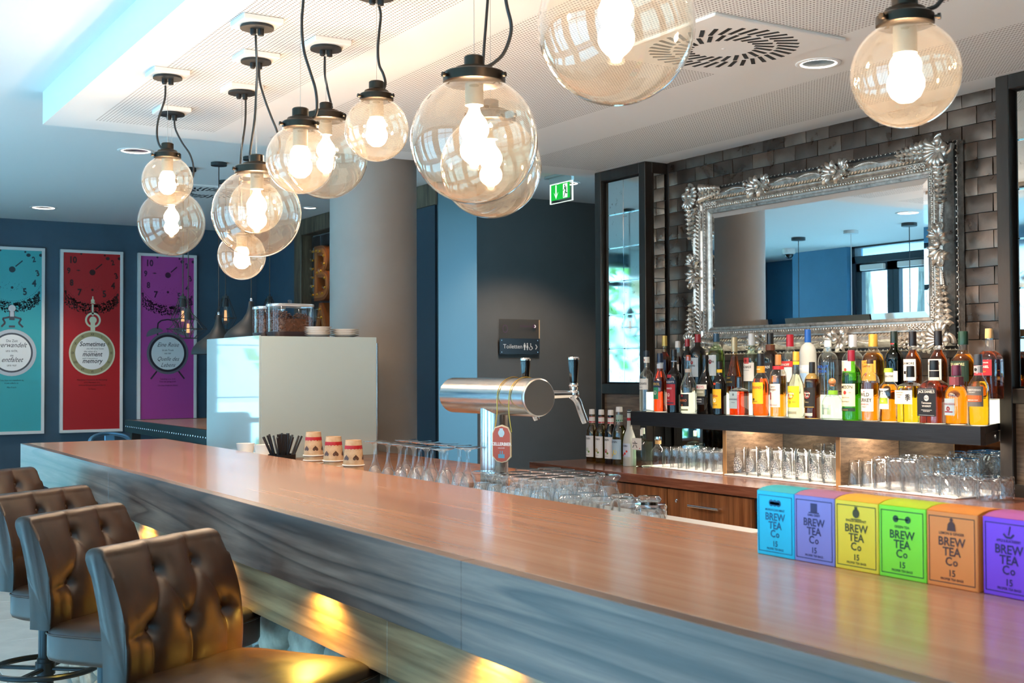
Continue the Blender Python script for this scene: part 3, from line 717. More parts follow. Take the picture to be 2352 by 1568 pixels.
# ================================================================== PENDANTS
globe_m = clear_glass('smoked_globe_glass', (.93, .88, .80), (.50, .43, .34), 2.2, .020, (1, .90, .76))
GL = {}
def pendant(label, x, y, zc, big, cord, size):
    t = thing('globe_pendant', label, 'pendant lamp', (x, y, ZS), 0, 'smoked glass globe pendants over the bar'); t.rotation_euler = (0, 0, -.552)
    h = zc-ZS; Rg = .1475 if big else .0985
    key = big
    if key not in GL:
        a0 = math.asin(.48); prof = []
        for i in range(33):
            a = a0+(pi-a0)*i/32; prof.append((Rg*sin(a), Rg*cos(a)))
        gm = B().lathe(prof, 48, cap0=False).mesh('globe', globe_m, 80)
        fr_ = .0725 if big else .052; md = .045 if big else .036; hh = .026 if big else .022
        zb = Rg*.885
        cp = B().lathe([(fr_-.004, zb), (fr_, zb+.002), (fr_, zb+hh-.003), (fr_-.004, zb+hh), (md+.004, zb+hh+.003), (md, zb+hh+.010), (.026, zb+hh+.013), (.0235, zb+hh+.016), (.0235, zb+hh+.036), (.020, zb+hh+.039)], 40).mesh('cap', M['bronze'], 35)
        so = B().lathe([(.0215, zb-.05), (.0215, zb)], 24).mesh('socket', P('socket_grey', '#8d8577', .5), 35)
        bl = B().lathe([(.0, -.036), (.014, -.0335), (.026, -.024), (.0335, -.008), (.0335, .006), (.027, .021), (.016, .036), (.0125, .046), (.0125, .06)], 20).mesh('bulb', M['bulb'], 60)
        sc_ = B().lathe([(.0035, 0), (.0035, .006), (.006, .006), (.006, .011)], 12, m=Matrix.Rotation(pi/2, 4, 'Y')).mesh('screw', M['bronze'], 35)
        pl = B().box(-.07, .07, -.07, .07, -.020, 0, .003).mesh('ceiling_plate', M['white'], 0)
        ca = B().lathe([(.0, -.021), (.054, -.021), (.056, -.024), (.056, -.030), (.0, -.030)], 36).mesh('canopy', M['blkm'], 35)
        gd = B().lathe([(.010, -.030), (.010, -.046), (.007, -.050)], 16).lathe([(.010, -.030), (.010, -.052), (.004, -.054)], 16, (.026, 0, 0)).mesh('cable_gland', M['blkm'], 35)
        GL[key] = (gm, cp, so, bl, sc_, pl, ca, gd, fr_, zb, hh)
    gm, cp, so, bl, sc_, pl, ca, gd, fr_, zb, hh = GL[key]
    ob('ceiling_plate', pl, None, t, rot=(0, 0, .552)); c_ = ob('canopy', ca, None, t); ob('cable_gland', gd, None, c_, (-.013, 0, 0))
    ob('suspension_wire', B().tube([(0, 0, -.03), (0, 0, h+zb+hh+.036)], .0009, 6), P('wire', '#b9b4ac', .4, .8), t)
    cpo = ob('cap', cp, None, t, (0, 0, h))
    for k in range(3): ob('screw', sc_, None, cpo, (fr_*cos(k*2.094-2.6), fr_*sin(k*2.094-2.6), zb+hh/2), (0, 0, k*2.094-2.6))
    ob('globe', gm, None, t, (0, 0, h)); ob('socket', so, None, t, (0, 0, h))
    bo = ob('bulb', bl, None, t, (0, 0, h+zb-.105))
    l = bpy.data.lights.new('bulb_light', 'POINT'); l.energy = PEND_W; l.color = PEND_C; l.shadow_soft_size = .034
    lo = bpy.data.objects.new('bulb_light', l); C.objects.link(lo); lo.parent = bo; lo.location = (0, 0, 0)
    if cord:
        ob('cable', B().tube(bz([(s, .012, z-ZS) for s, z in cord], 5), .0042, 8), P('cable_black', '#1b1714', .5), t)
    return t
pendant('small globe pendant at the far left, hanging above a larger globe', 1.360, 4.772, 2.175, 0, [(-.012, 2.553), (-.015, 2.497), (-.039, 2.421), (-.045, 2.362), (-.036, 2.319), (-.016, 2.296)], 0)
pendant('large globe pendant partly behind the leftmost small globe', 1.570, 5.442, 2.094, 1, [(.008, 2.552), (.014, 2.513), (.043, 2.455), (.076, 2.406), (.093, 2.352), (.091, 2.299), (.066, 2.265), (.03, 2.258)], 0)
pendant('large globe pendant with a smaller globe half hidden below it', 1.416, 3.919, 1.957, 1, [(-.007, 2.559), (-.004, 2.494), (-.002, 2.436), (-.005, 2.363), (-.01, 2.276), (-.02, 2.203), (-.026, 2.153), (-.020, 2.122)], 0)
pendant('small globe pendant seen only through the large globe in front of it', 1.570, 4.355, 2.040, 0, [(.009, 2.555), (.012, 2.506), (.03, 2.442), (.054, 2.377), (.076, 2.321), (.086, 2.264), (.061, 2.2), (.024, 2.165)], 0)
pendant('lowest small globe pendant, below and behind a large globe', 1.697, 4.876, 1.905, 0, [(.013, 2.554), (.011, 2.457), (-.004, 2.349), (-.01, 2.269), (-.014, 2.152), (-.014, 2.05), (-.02, 2.022)], 0)
pendant('large globe pendant half hidden behind a small globe beside the grey pillar', 1.721, 4.053, 2.191, 1, [(-.006, 2.556), (-.006, 2.494), (.005, 2.432), (.014, 2.395), (.02, 2.37)], 0)
pendant('small globe pendant in front of a large one beside the grey pillar', 1.323, 3.302, 2.037, 0, [(.01, 2.556), (.006, 2.494), (.002, 2.431), (.008, 2.356), (.024, 2.3), (.041, 2.244), (.046, 2.194), (.041, 2.166), (.022, 2.155)], 0)
pendant('small globe pendant right of the pair beside the grey pillar', 1.612, 3.404, 2.170, 0, [(.006, 2.558), (.012, 2.525), (.007, 2.472), (.003, 2.418), (.007, 2.372), (.019, 2.345), (.026, 2.316), (.020, 2.293)], 0)
pendant('large globe pendant in the middle with another globe overlapping behind it', 1.408, 2.448, 1.962, 1, [(.033, 2.557), (.062, 2.386), (.075, 2.285), (.086, 2.235), (.082, 2.2), (.067, 2.165), (.046, 2.145), (.031, 2.136)], 0)
pendant('large globe pendant overlapped by the middle globe in front of it', 1.804, 3.042, 2.018, 1, [(-.004, 2.558), (-.008, 2.501), (-.014, 2.425), (-.018, 2.375), (-.023, 2.299), (-.028, 2.224), (-.024, 2.188)], 0)
pendant('biggest looking globe pendant, cut off by the top edge', 1.363, 1.837, 2.073, 1, [(.01, 2.556), (.05, 2.42), (.06, 2.33), (.03, 2.25)], 0)
pendant('small globe pendant at the right, in front of the ceiling over the mirror', 1.790, 1.525, 1.971, 0, [(.002, 2.553), (.097, 2.345), (.088, 2.153), (.068, 2.106), (.048, 2.094), (.022, 2.09)], 0)
# ================================================================== CEILING FITTINGS
def downlight(label, x, y, z, r=.088, small=False):
    t = thing('recessed_downlight', label, 'downlight', (x, y, z), 0, 'recessed ceiling downlights')
    ob('trim_ring', B().lathe([(r*.86, 0), (r*.86, -.004), (r, -.006), (r*1.06, -.003), (r*1.06, 0)], 40, cap0=False, cap1=False), M['white'], t, smooth=50)
    ob('reflector', B().lathe([(r*.88, -.0022), (r*.80, -.0012), (r*.55, -.0008), (r*.30, -.0010), (.001, -.0024)], 40, cap0=False), P('satin_reflector', '#dcd8d2', .22, 1), t, smooth=60)
    ob('lamp', B().lathe([(r*.855, -.0028), (r*.80, -.0042), (r*.76, -.0028)], 40, cap0=False, cap1=False), emit('downlight_glow', (1, .93, .84), 5), t)
    l = bpy.data.lights.new('downlight', 'SPOT'); l.energy = DOWN_W*(6 if z < 2.7 else 2.2 if x > 4.5 else .7)*(min(r, .09)/.09)**3; l.color = DOWN_C; l.spot_size = radians(110); l.spot_blend = .5; l.shadow_soft_size = .06
    lo = bpy.data.objects.new('downlight', l); C.objects.link(lo); lo.parent = t; lo.location = (0, 0, -.02)
for lb, x, y, z, r in (('round downlight in the soffit beside the square swirl vent', 3.463, 3.368, ZS, .082), ('round downlight in the upper ceiling left of the soffit corner', 1.931, 7.446, ZU, .10),
                    ('round downlight in the upper ceiling above the teal and red posters', 1.963, 10.404, ZU, .10), ('small warm downlight above the timber niche frame', 3.822, 9.332, ZU, .055),
                    ('round ceiling downlight seen in the wall mirror', .35, 7.1, ZU, .10), ('added ceiling downlight near the passage to the toilets', 4.9, 7.2, ZU, .09)):  # the passage downlight is an added lamp
    downlight(lb, x, y, z, r)
for lb, x, y, z in (('added unseen soffit downlight over the near end of the bar', 3.463, 1.2, ZS), ('added unseen soffit downlight beyond the near end of the bar', 3.463, -1.0, ZS), ('added unseen soffit downlight over the bar stools', 1.9, -1.6, ZS)):  # out-of-view lamps added to brighten the bar and room
    downlight(lb, x, y, z, .09)
def vent(label, x, y, z, hs, rz=0):
    t = thing('swirl_vent', label, 'air vent', (x, y, z), rz, 'swirl air vents')
    ob('plate', B().box(-hs, hs, -hs, hs, -.012, 0, .003), M['white'], t, smooth=0)
    ob('screw', B().sph((0, 0, -.012), .007, 10, 6, (1, 1, .4)), M['white'], t)
    for r0, n, L in ((.205, 36, .082), (.130, 24, .072)):
        k_ = hs/.305
        sm = B().box(-L/2*k_, L/2*k_, -.0075*k_, .0075*k_, -.0135, -.0118).mesh('slot', M['blkm'], 0)
        for i in range(n):
            a = 2*pi*i/n; ob('slot', sm, None, t, (r0*k_*1.12*cos(a), r0*k_*1.12*sin(a), 0), (0, 0, a+.42))
vent('large square swirl vent in the soffit above the bar', 2.975, 3.36, ZS, .305)
vent('square swirl vent in the upper ceiling behind the small globes', 2.82, 8.86, ZU, .305)
# emergency exit signs
grn = emit('exit_green', lin('#10c83a'), .75); wht = emit('exit_white', lin('#e8fff0'), 1.0)
def exit_sign(label, x, y, ztop, rz, w=.29, h=.20, ceil=ZU):
    t = thing('exit_sign', label, 'exit sign', (x, y, ztop), rz)
    ob('hanger', B().box(-w*.62, w*.62, -.03, .03, ceil-ztop-.018, ceil-ztop-.001, .002).box(-w*.5, w*.5, -.010, .010, 0, ceil-ztop-.0179), P('sign_bar', '#b9c2bd', .35, .6), t, smooth=0)
    p = ob('panel', B().box(-w/2, w/2, -.005, .005, -h, 0, .001), M['acry'], t, smooth=0)
    ob('edge_glow', B().box(-w/2, w/2, -.0055, .0055, -.004, -.0005).box(-w/2, w/2, -.0055, .0055, -h, -h+.003).box(w/2-.004, w/2, -.0055, .0055, -h, 0).box(-w/2, -w/2+.003, -.0055, .0055, -h, 0), wht, p, smooth=0)
    e0, e1, g0, g1 = -w/2+.018, w/2-.026, -h+.16*h, -.06*h
    for s in (-1,):
        m = Matrix.Identity(4)
        k = h/.2*1.1
        art('green_field', B().quad(e0, e1, g0, g1, -.0058).xf(m), grn, p)
        b = B(); xc = e0+(e1-e0)*.27
        b.quad(xc-.010*k, xc+.010*k, g0+.05*k, g1-.004, -.0064).poly([(xc-.038*k, -.0064, g0+.072*k), (xc, -.0064, g0+.006), (xc+.038*k, -.0064, g0+.072*k), (xc+.010*k, -.0064, g0+.047*k), (xc-.010*k, -.0064, g0+.047*k)])
        xd = e0+(e1-e0)*.76; b.quad(xd-.036*k, xd+.036*k, g0+.007*k, g1-.007*k, -.0063)
        art('arrow_and_door', b.xf(m), wht, p)
        b = B(); y_ = -.0068; q = lambda *a: [(xd+u*k, (g0+g1)/2+v*k) for u, v in a]
        b.disc(xd-.006*k, (g0+g1)/2+.046*k, .009*k, y_, 14)
        b.line(q((-.008, .034), (.014, .002)), .018*k, y_).line(q((.012, .004), (.010, -.022), (.034, -.024)), .011*k, y_).line(q((.004, -.004), (-.010, -.034), (-.022, -.058)), .011*k, y_)
        b.line(q((-.006, .030), (.014, .034), (.026, .016)), .007*k, y_).line(q((-.006, .026), (-.022, .006), (-.038, .004)), .007*k, y_)
        art('running_figure', b.xf(m), P('exit_dark_green', '#0a7a30', .5), p)
    return t
exit_sign('lit green exit sign hanging from the ceiling of the toilet passage', 4.63, 6.87, 2.70, -pi/2, .27, .135)
exit_sign('green exit sign over the glazed end of the room, seen in the column mirror', .10, 10.9, 2.46, 0, .40, .27)
# ================================================================== POSTERS
Kx, Kz = .543/472, 1.62/1378
def poster(label, x, base, dark, kind):
    t = thing('framed_poster', label, 'poster', (x, WB-.03, .893), 0, 'tall framed clock posters on the slate wall')
    w, h = .2715, 1.62
    b = B()
    for a in ((-w, w, -.012, .028, 0, .026), (-w, w, -.012, .028, h-.026, h), (-w, -w+.026, -.012, .028, .026, h-.026), (w-.026, w, -.012, .028, .026, h-.026)): b.box(*a, .002)
    ob('frame', b, M['white'], t, smooth=0)
    sheet = ob('print', B().box(-w+.024, w-.024, 0, .024, .02, h-.02), P('poster_'+kind, base, .45), t, smooth=0)
    dk = P('poster_dark_'+kind, dark, .5); y = -.0012
    X = lambda px: (px-682)*Kx
    Z = lambda py: (1490-py)*Kz
    b = B(); lim = w-.03
    b.disc(X(685), Z(278), .026, y).disc(X(685), Z(411), .011, y).line([(X(708), Z(255)), (X(758), Z(211))], .010, y)
    b.poly([(X(560), y, Z(266)), (X(580), y, Z(261)), (X(597), y, Z(266)), (X(580), y, Z(272))])
    for s, px, py, sz, ro in (('10', 538, 205, .062, 0), ('9', 508, 285, .055, 0), ('8', 530, 376, .058, 0), ('7', 588, 448, .062, 0), ('5', 778, 456, .062, .1), ('4', 842, 392, .062, 0), ('3', 872, 312, .055, .3), ('2', 842, 210, .05, .2)): b.text(s, sz*1.3, X(px), Z(py+6), y, rot=ro, bold=.035, sx=.85)
    b.disc(X(800), Z(168), .015, y, 16, 1.2).disc(X(888), Z(165), .014, y, 12).disc(X(600), Z(140), .010, y, 10).disc(X(777), Z(145), .009, y, 10)
    r_ = random.Random(5)
    for i in range(60):
        a = radians(170+200*i/59); px, pz = X(685)+cos(a)*.265, Z(285)+sin(a)*.265
        if abs(px) < lim: b.disc(px, pz, .0032, y, 6)
    for i in range(850):
        a = radians(r_.uniform(192, 348)); rr = r_.uniform(.283, .350) if r_.random() < .8 else r_.uniform(.35, .37)
        px, pz = cos(a)*rr+X(685), Z(285)+sin(a)*rr*.98; s = r_.uniform(.0045, .0125)
        if abs(px) < lim-.008:
            q = r_.uniform(0, pi); b.poly([(px+s*cos(q+k*1.5708)*(1 if k % 2 else .55), y, pz+s*sin(q+k*1.5708)*(1 if k % 2 else .55)) for k in range(4)])
    for i in range(22): b.disc(r_.uniform(-.1, .1), Z(r_.uniform(370, 440)), .0025, y, 6)
    tag(art('clock_motif', b, dk, sheet), kind='stuff')
    wp = P('poster_white', '#f2f1ee', .5); ik = M['ink']; gy = P('lens_grey', '#8c9096', .4, .3)
    cx, cz_ = X(685), Z(890)
    def lines(rows, x0=cx):
        b = B()
        for s, size, py, sh, dx, bo in rows: b.text(s, size, x0+dx, Z(py), -.0042, shear=sh, bold=bo, sx=.86)
        return b
    if kind == 'red':
        gd = P('watch_gold', '#9a9068', .4, 0); gl = P('watch_pale_gold', '#d8d2b4', .4, 0); gk = P('watch_dark_gold', '#6f6a48', .4, 0)
        b = B().arc(cx, cz_, .170, .200, y=-.0018).arc(X(690), Z(640), .052, .068, y=-.0018).quad(X(672), X(706), Z(722), Z(655), -.0020).disc(X(690), Z(640), .032, -.0024).line([(X(688), Z(606)), (X(687), Z(520))], .016, -.0018).disc(X(688), Z(495), .020, -.0022, 16, .8).line([(X(688), Z(495)), (X(688), Z(460))], .010, -.0018).quad(X(672), X(706), Z(515), Z(508), -.0022)
        art('watch_case', b, gl, sheet); art('watch_ring', B().arc(cx, cz_, .146, .172, y=-.0022), gk, sheet)
        b = B()
        for i, s in enumerate(('XII', 'I', 'II', 'III', 'IV', 'V', 'VI', 'VII', 'VIII', 'IX', 'X', 'XI')):
            a = pi/2-i*pi/6; b.text(s, .032, cx+cos(a)*.166-sin(a-pi/2)*.0, cz_+sin(a)*.166-.010, -.0030, rot=0, sx=.8)
        art('numerals', b, ik, sheet)
        art('watch_band', B().arc(cx, cz_, .146, .186, y=-.0024), gd, sheet)
        art('watch_face', B().disc(cx, cz_, .147, -.0034, 48), wp, sheet)
        art('lettering', lines([('Sometimes', .058, 838, .25, 0, .012), ('you will never know', .021, 862, 0, .025, 0), ('the value of a', .024, 885, 0, -.015, 0), ('moment', .058, 915, .25, 0, .012), ('until it becomes a', .021, 936, 0, -.02, 0), ('memory', .058, 966, .25, 0, .012)]), ik, sheet)
        cap = [('Manchmal erkennst du die Bedeutung', .020, 1098, 0, 0, 0), ('eines Moments erst,', .020, 1118, 0, 0, 0), ('wenn er Erinnerung geworden ist', .020, 1138, 0, 0, 0), ('Dr Seuss', .020, 1168, 0, 0, 0)]
    elif kind == 'pink':
        ch = P('clock_chrome', '#77747f', .3, .3); cd = P('clock_dark', '#2c2a33', .3, 0)
        b = B().arc(cx, cz_, .150, .192, y=-.0020); art('clock_rim', b, ch, sheet)
        b = B().arc(cx, cz_, .150, .172, y=-.0026)
        for s in (-1, 1):
            b.line([(cx+s*.10, cz_-.165), (cx+s*.155, cz_-.235)], .014, -.0018); b.line([(cx+s*.09, cz_+.16), (cx+s*.10, cz_+.20)], .014, -.0018)
        b.line([(cx-.095, Z(700)), (cx-.09, Z(655)), (cx-.06, Z(634)), (cx, Z(625)), (cx+.06, Z(634)), (cx+.09, Z(655)), (cx+.105, Z(700))], .012, -.0030).line([(cx, Z(745)), (cx, Z(705))], .004, -.0018).quad(cx-.014, cx+.014, Z(704), Z(695), -.0022)
        art('clock_handle', b, cd, sheet)
        for s in (-1, 1):
            b = B(); pts = []
            for i in range(13):
                a = pi*i/12; u, v = cos(a)*.080, sin(a)*.058; an = s*-.34
                pts.append((cx+s*.118+u*cos(an)-v*sin(an), -.0028, Z(742)+u*sin(an)+v*cos(an)))
            b.poly(pts); art('alarm_bell', b, ch, sheet)
        art('clock_face', B().disc(cx, cz_, .151, -.0034, 48), wp, sheet)
        art('lettering', lines([('Eine Reise', .056, 838, .45, 0, -.004), ('ist ein Trunk', .024, 872, 0, 0, 0), ('aus der', .024, 896, 0, 0, 0), ('Quelle des', .054, 948, .45, 0, -.004), ('Lebens', .054, 996, .45, 0, -.004)]), ik, sheet)
        cap = [('Travelling is to drink', .020, 1096, 0, 0, 0), ('from the spring of life', .020, 1116, 0, 0, 0), ('Christian Friedrich Hebbel', .020, 1146, 0, 0, 0)]
    else:
        sv = P('watch_silver', '#c3c6ca', .3, .1); sd = P('watch_steel', '#4b5058', .3, 0)
        b = B().arc(cx, cz_, .168, .202, y=-.0018); art('watch_case', b, sv, sheet)
        b = B().arc(cx, cz_, .156, .172, y=-.0024).line([(cx-.085, Z(700)), (cx-.055, Z(672)), (cx-.075, Z(640)), (cx-.02, Z(628)), (cx+.02, Z(628)), (cx+.075, Z(640)), (cx+.055, Z(672)), (cx+.09, Z(702))], .016, -.0026).quad(cx-.022, cx+.022, Z(650), Z(585), -.0028).quad(cx-.025, cx+.025, Z(705), Z(690), -.0028)
        art('watch_bow', b, sd, sheet); art('watch_clasp', B().disc(cx, Z(565), .030, -.0030, 20).quad(cx-.016, cx+.016, Z(625), Z(590), -.0031), sv, sheet)
        art('watch_face', B().disc(cx, cz_, .157, -.0034, 48), wp, sheet)
        art('lettering', lines([('Die Zeit', .032, 812, 0, -.0, 0), ('verwandelt', .060, 850, .45, .0, 0), ('uns nicht,', .030, 884, 0, 0, 0), ('sie', .030, 918, 0, 0, 0), ('entfaltet', .060, 958, .45, 0, 0), ('uns nur', .030, 990, 0, 0, 0)]), ik, sheet)
        cap = [('Time does not transform us,', .020, 1098, 0, 0, 0), ('it just unfurls us.', .020, 1118, 0, 0, 0), ('Max Frisch', .020, 1150, 0, 0, 0)]
    art('caption', lines(cap), dk if kind != 'teal' else ik, sheet)
poster('tall red framed poster with a gold pocket watch', 2.541, '#b5161d', '#300810', 'red')
poster('tall magenta framed poster with a twin bell alarm clock', 3.216, '#b3428f', '#421840', 'pink')
poster('tall teal framed poster with a silver pocket watch', 1.868, '#3ba3a6', '#123640', 'teal')
# ================================================================== BACKGROUND LAMPS, TABLE, NICHE LETTERS
bulb_gl = clear_glass('clear_bulb_glass', (.98, .93, .85), (.6, .55, .5), 1.2)
def cage_lamp(label, x, y, zt, kind):
    t = thing('cage_pendant', label, 'pendant lamp', (x, y, ZU), 0, 'wire cage pendants over the high table'); h = zt-ZU
    ob('canopy', B().lathe([(0, -.001), (.05, -.001), (.05, -.022), (0, -.024)], 24), M['blkm'], t)
    ob('cable', B().tube([(0, 0, -.02), (0, 0, h+.02)], .0035, 6), P('cable_black', '#1b1714', .5), t)
    ob('socket', B().lathe([(.006, h+.035), (.010, h+.02), (.021, h+.018), (.022, h-.055), (.0, h-.056)], 20), M['blkm'], t)
    rb = .032 if kind == 'pear' else .042; L = .12 if kind == 'pear' else .10
    bl = ob('bulb', B().lathe([(.013, h-.055), (.014, h-.07), (rb*.8, h-.055-L*.45), (rb, h-.055-L*.65), (rb*.85, h-.055-L*.88), (.006, h-.055-L*1.03), (0, h-.06-L*1.03)], 20), bulb_gl, t, smooth=80)
    ob('filament', B().lathe([(.008, h-.08), (.011, h-.085-L*.55)], 8), emit('filament_glow', (1, .50, .22), .9), bl)
    b = B(); n = 6
    if kind == 'pear': lv = [(.026, .0), (.078, -.135), (.036, -.215)]
    else: lv = [(.020, -.005), (.125, -.115), (.055, -.175)]
    for k in range(n):
        a = 2*pi*k/n; b.tube([(r*cos(a), r*sin(a), h+z) for r, z in lv], .0026, 5)
    for r, z in lv: b.tube([(r*cos(2*pi*k/n), r*sin(2*pi*k/n), h+z) for k in range(n)], .0028, 5, True)
    ob('cage', b, M['blkm'], t)
cage_lamp('wire cage lamp with long bulb in front of the magenta poster', 2.414, 8.10, 1.915, 'pear')
cage_lamp('wide diamond cage lamp with round bulb at the edge of the magenta poster', 2.389, 7.90, 1.822, 'diamond')
cage_lamp('wire cage lamp with long bulb between the two black dome shades', 2.773, 8.30, 1.935, 'pear')
cage_lamp('wire cage lamp half hidden behind the coffee bean hoppers', 3.168, 8.50, 1.955, 'pear')
def dome(label, x, y, zt, s=1.0):
    t = thing('dome_pendant', label, 'pendant lamp', (x, y, ZU), 0, 'black bell shaped pendants over the high table'); h = zt-ZU
    ob('canopy', B().lathe([(0, -.001), (.05, -.001), (.05, -.022), (0, -.024)], 24), M['blkm'], t)
    ob('cable', B().tube([(0, 0, -.02), (0, 0, h+.005)], .003, 6), P('cable_black', '#1b1714', .5), t)
    ob('ferrule', B().lathe([(.004, h+.018), (.008, h+.012), (.008, h)], 12), M['chrome'], t)
    prof = [(.010, 0), (.016, -.006), (.019, -.035), (.030, -.075), (.055, -.115), (.095, -.150), (.135, -.180), (.160, -.210), (.168, -.235), (.168, -.250)]
    pr = [(r*s, h+z*s) for r, z in prof]+[((r-.003)*s, h+z*s-.002) for r, z in prof[::-1] if r > .02]
    ob('shade', B().lathe(pr, 40, cap1=False), P('shade_black', '#0f1213', .55), t, smooth=50)
dome('black bell shaped pendant left of the bean hoppers, lower one', 2.494, 7.60, 1.79)
dome('black bell shaped pendant touching the coffee hoppers, higher one', 2.602, 7.30, 1.865)
ht = thing('high_table', 'high communal table with riveted steel edge and wood top', 'table', (2.66, 8.05, 0))
ob('tabletop', B().box(-.36, .36, -1.0, .98, 1.055, 1.08, .001), M['bartop'], ht, smooth=0)
eb = ob('edge_band', B().box(-.385, -.361, -1.02, 1.0, .995, 1.083, .002).box(.361, .385, -1.02, 1.0, .995, 1.083, .002).box(-.36, .36, .981, 1.0, .995, 1.083, .002).box(-.36, .36, -1.02, -1.001, .995, 1.083, .002), P('green_steel', '#233032', .4, .6), ht, smooth=0)
b = B()
for i in range(40): b.sph((-.3855, -.98+.05*i, 1.036), .006, 8, 5, (.5, 1, 1))
tag(ob('rivets', b, M['chrome'], eb, smooth=60), kind='stuff')
for sx in (-1, 1):
    for sy in (-1, 1): ob('leg', B().box(sx*.33-.03, sx*.33+.03, sy*.92-.03, sy*.92+.03, 0, 1.055), M['frame_metal'], ht, smooth=0)
bc = thing('steel_chair', 'blue steel chair, only its bent back rail showing behind the bar end', 'chair', (1.98, 8.05, 0), .5)
cm = P('blue_steel', '#5d86a0', .3, .7)
ob('back_rail', B().tube(bz([(-.16, .02, .66), (-.165, .05, .9), (-.15, .08, 1.0), (0, .11, 1.03), (.15, .08, 1.0), (.165, .05, .9), (.16, .02, .66)], 6), .013, 10), cm, bc)
ob('back_slat', B().box(-.04, .04, .07, .082, .66, 1.02, .003), cm, bc, smooth=0)
ob('seat', B().box(-.18, .18, -.34, .03, .64, .66, .012, 2), cm, bc)
for sx in (-1, 1):
    for yy, y2 in ((-.32, -.36), (.01, .06)): ob('leg', B().tube([(sx*.16, yy, .645), (sx*.19, y2, 0)], .013, 10), cm, bc)
# marquee letters in the niche
cop = P('copper_paint', '#8a4a22', .45, .2); cop2 = P('copper_face', '#a8642f', .5, .2)
def letter(ch, label, zb, spots):
    t = thing('marquee_letter', label, 'light letter', (NX+.012, 9.62, zb), -pi/2, 'copper light letters in the niche')
    for nm, ex, off, m_, y in (('shell', .055, .012, cop, .0), ('face', .002, -.012, cop2, -.0575)):
        cu = bpy.data.curves.new('t', 'FONT'); cu.body = ch; cu.size = .645; cu.align_x = 'CENTER'; cu.extrude = ex; cu.offset = off; cu.resolution_u = 5
        o_ = bpy.data.objects.new('t', cu); me = o_.to_mesh(); b = B(); b.b.from_mesh(me); o_.to_mesh_clear(); bpy.data.objects.remove(o_); bpy.data.curves.remove(cu)
        b.xf(Matrix.Translation((0, y, 0)) @ Matrix.Rotation(pi/2, 4, 'X')); ob(nm, b, m_, t, smooth=30)
    for x, z in spots:
        bo = ob('bulb', B().sph((x, -.078, z), .017, 10, 8), clear_glass('marquee_bulb', (1, .92, .75), (.8, .6, .4), 1.4) if 'mb' not in M else M['mb'], t, smooth=80); M['mb'] = bo.data.materials[0]
        ob('bulb_base', B().lathe([(.010, -.065), (.010, -.058)], 10, (x, 0, z), Matrix.Identity(4)) .xf(Matrix.Identity(4)) if False else B().sph((x, -.064, z), .011, 8, 6), M['gold'], bo)
letter('B', 'copper light letter with clear bulbs, the upper one in the timber niche', 2.037, [(-.15, .04+.074*k) for k in range(6)]+[(-.08, .41), (0, .40), (.08, .36), (.09, .29), (.02, .235), (-.06, .225), (.10, .17), (.11, .09), (.05, .045), (-.06, .04)])
letter('A', 'copper light letter, the lower one in the niche behind the hoppers', 1.55, [(0, .40), (-.03, .33), (.03, .33), (-.07, .22), (.07, .22), (0, .15), (-.12, .08), (.12, .08)])
# toilet sign and light switch
ts = thing('toilet_sign', 'glass wall sign with black Toiletten band and arrow', 'sign', (4.975, 7.979, 1.515))
pn = ob('glass_plate', B().box(-.181, .181, -.016, -.008, 0, .306, .001), clear_glass('sign_glass', (.90, .89, .88), (.6, .6, .6), .8), ts, smooth=0)
ob('lit_edge', B().box(.1805, .1825, -.0165, -.0075, .16, .303), P('glass_edge', '#e8c49a', .3), pn, smooth=0)
bd = ob('black_band', B().box(-.181, .181, -.018, -.0161, .038, .158), P('sign_black', '#0b0908', .4), pn, smooth=0)
lt = P('sign_lettering', '#a9a6a2', .5)
b = B().text('Toiletten', .0467, -.150, .082, -.0185, 'LEFT')
for x, fem in ((.043, 0), (.068, 1)):
    b.disc(x, .119, .0055, -.0185, 12)
    if fem: b.poly([(x-.003, -.0185, .112), (x+.003, -.0185, .112), (x+.010, -.0185, .088), (x+.004, -.0185, .088), (x+.004, -.0185, .070), (x-.004, -.0185, .070), (x-.004, -.0185, .088), (x-.010, -.0185, .088)])
    else: b.quad(x-.009, x+.009, .090, .112, -.0185).quad(x-.0045, x+.0045, .070, .090, -.0185)
b.disc(.098, .118, .0045, -.0185, 12).line([(.098, .112), (.099, .096), (.110, .095), (.116, .080)], .006, -.0185).arc(.098, .084, .0105, .0145, 140, 360, -.0185, 20)
b.line([(.143, .112), (.157, .094), (.143, .076)], .006, -.0185)
art('lettering', b, lt, bd)
art('floor_number', B().arc(-.130, .232, .018, .0215, y=-.0166).xf(Matrix.Translation((0, 0, -.093)) @ Matrix.Diagonal((1, 1, 1.4, 1))), P('sign_plum', '#3f1838', .5), pn)
b = B().text('Premier Inn', .024, .118, .246, -.0166, 'RIGHT'); art('hotel_name', b, P('sign_plum', '#3f1838', .5), pn)
art('moon_badge', B().disc(.136, .253, .016, -.0166, 24), P('sign_plum', '#3f1838', .5), pn)
art('moon', B().poly([(.136+.011*cos(radians(a)), -.0172, .253+.011*sin(radians(a))) for a in range(-120, 121, 15)]+[(.131+.0085*cos(radians(a))*1.0, -.0172, .253+.009*sin(radians(a))) for a in range(100, -101, -20)]), M['paper'], pn)
for sx in (-.163, .163):
    for z in (.053, .143): ob('stud', B().lathe([(.005, 0), (.005, .003), (.003, .004)], 12, (sx, -.018, z), Matrix.Rotation(pi/2, 4, 'X')), M['chrome'], bd)
sw = thing('light_switch', 'white light switch on the blue-lit return by the dark door', 'switch', (4.498, 8.045, .992), -pi/2)
ob('plate', B().box(-.045, .045, -.010, 0, 0, .082, .003), M['white'], sw, smooth=0); ob('rocker', B().box(-.030, .030, -.014, -.009, .012, .070, .002), P('switch_white', '#f4f2ee', .4), sw, smooth=0)
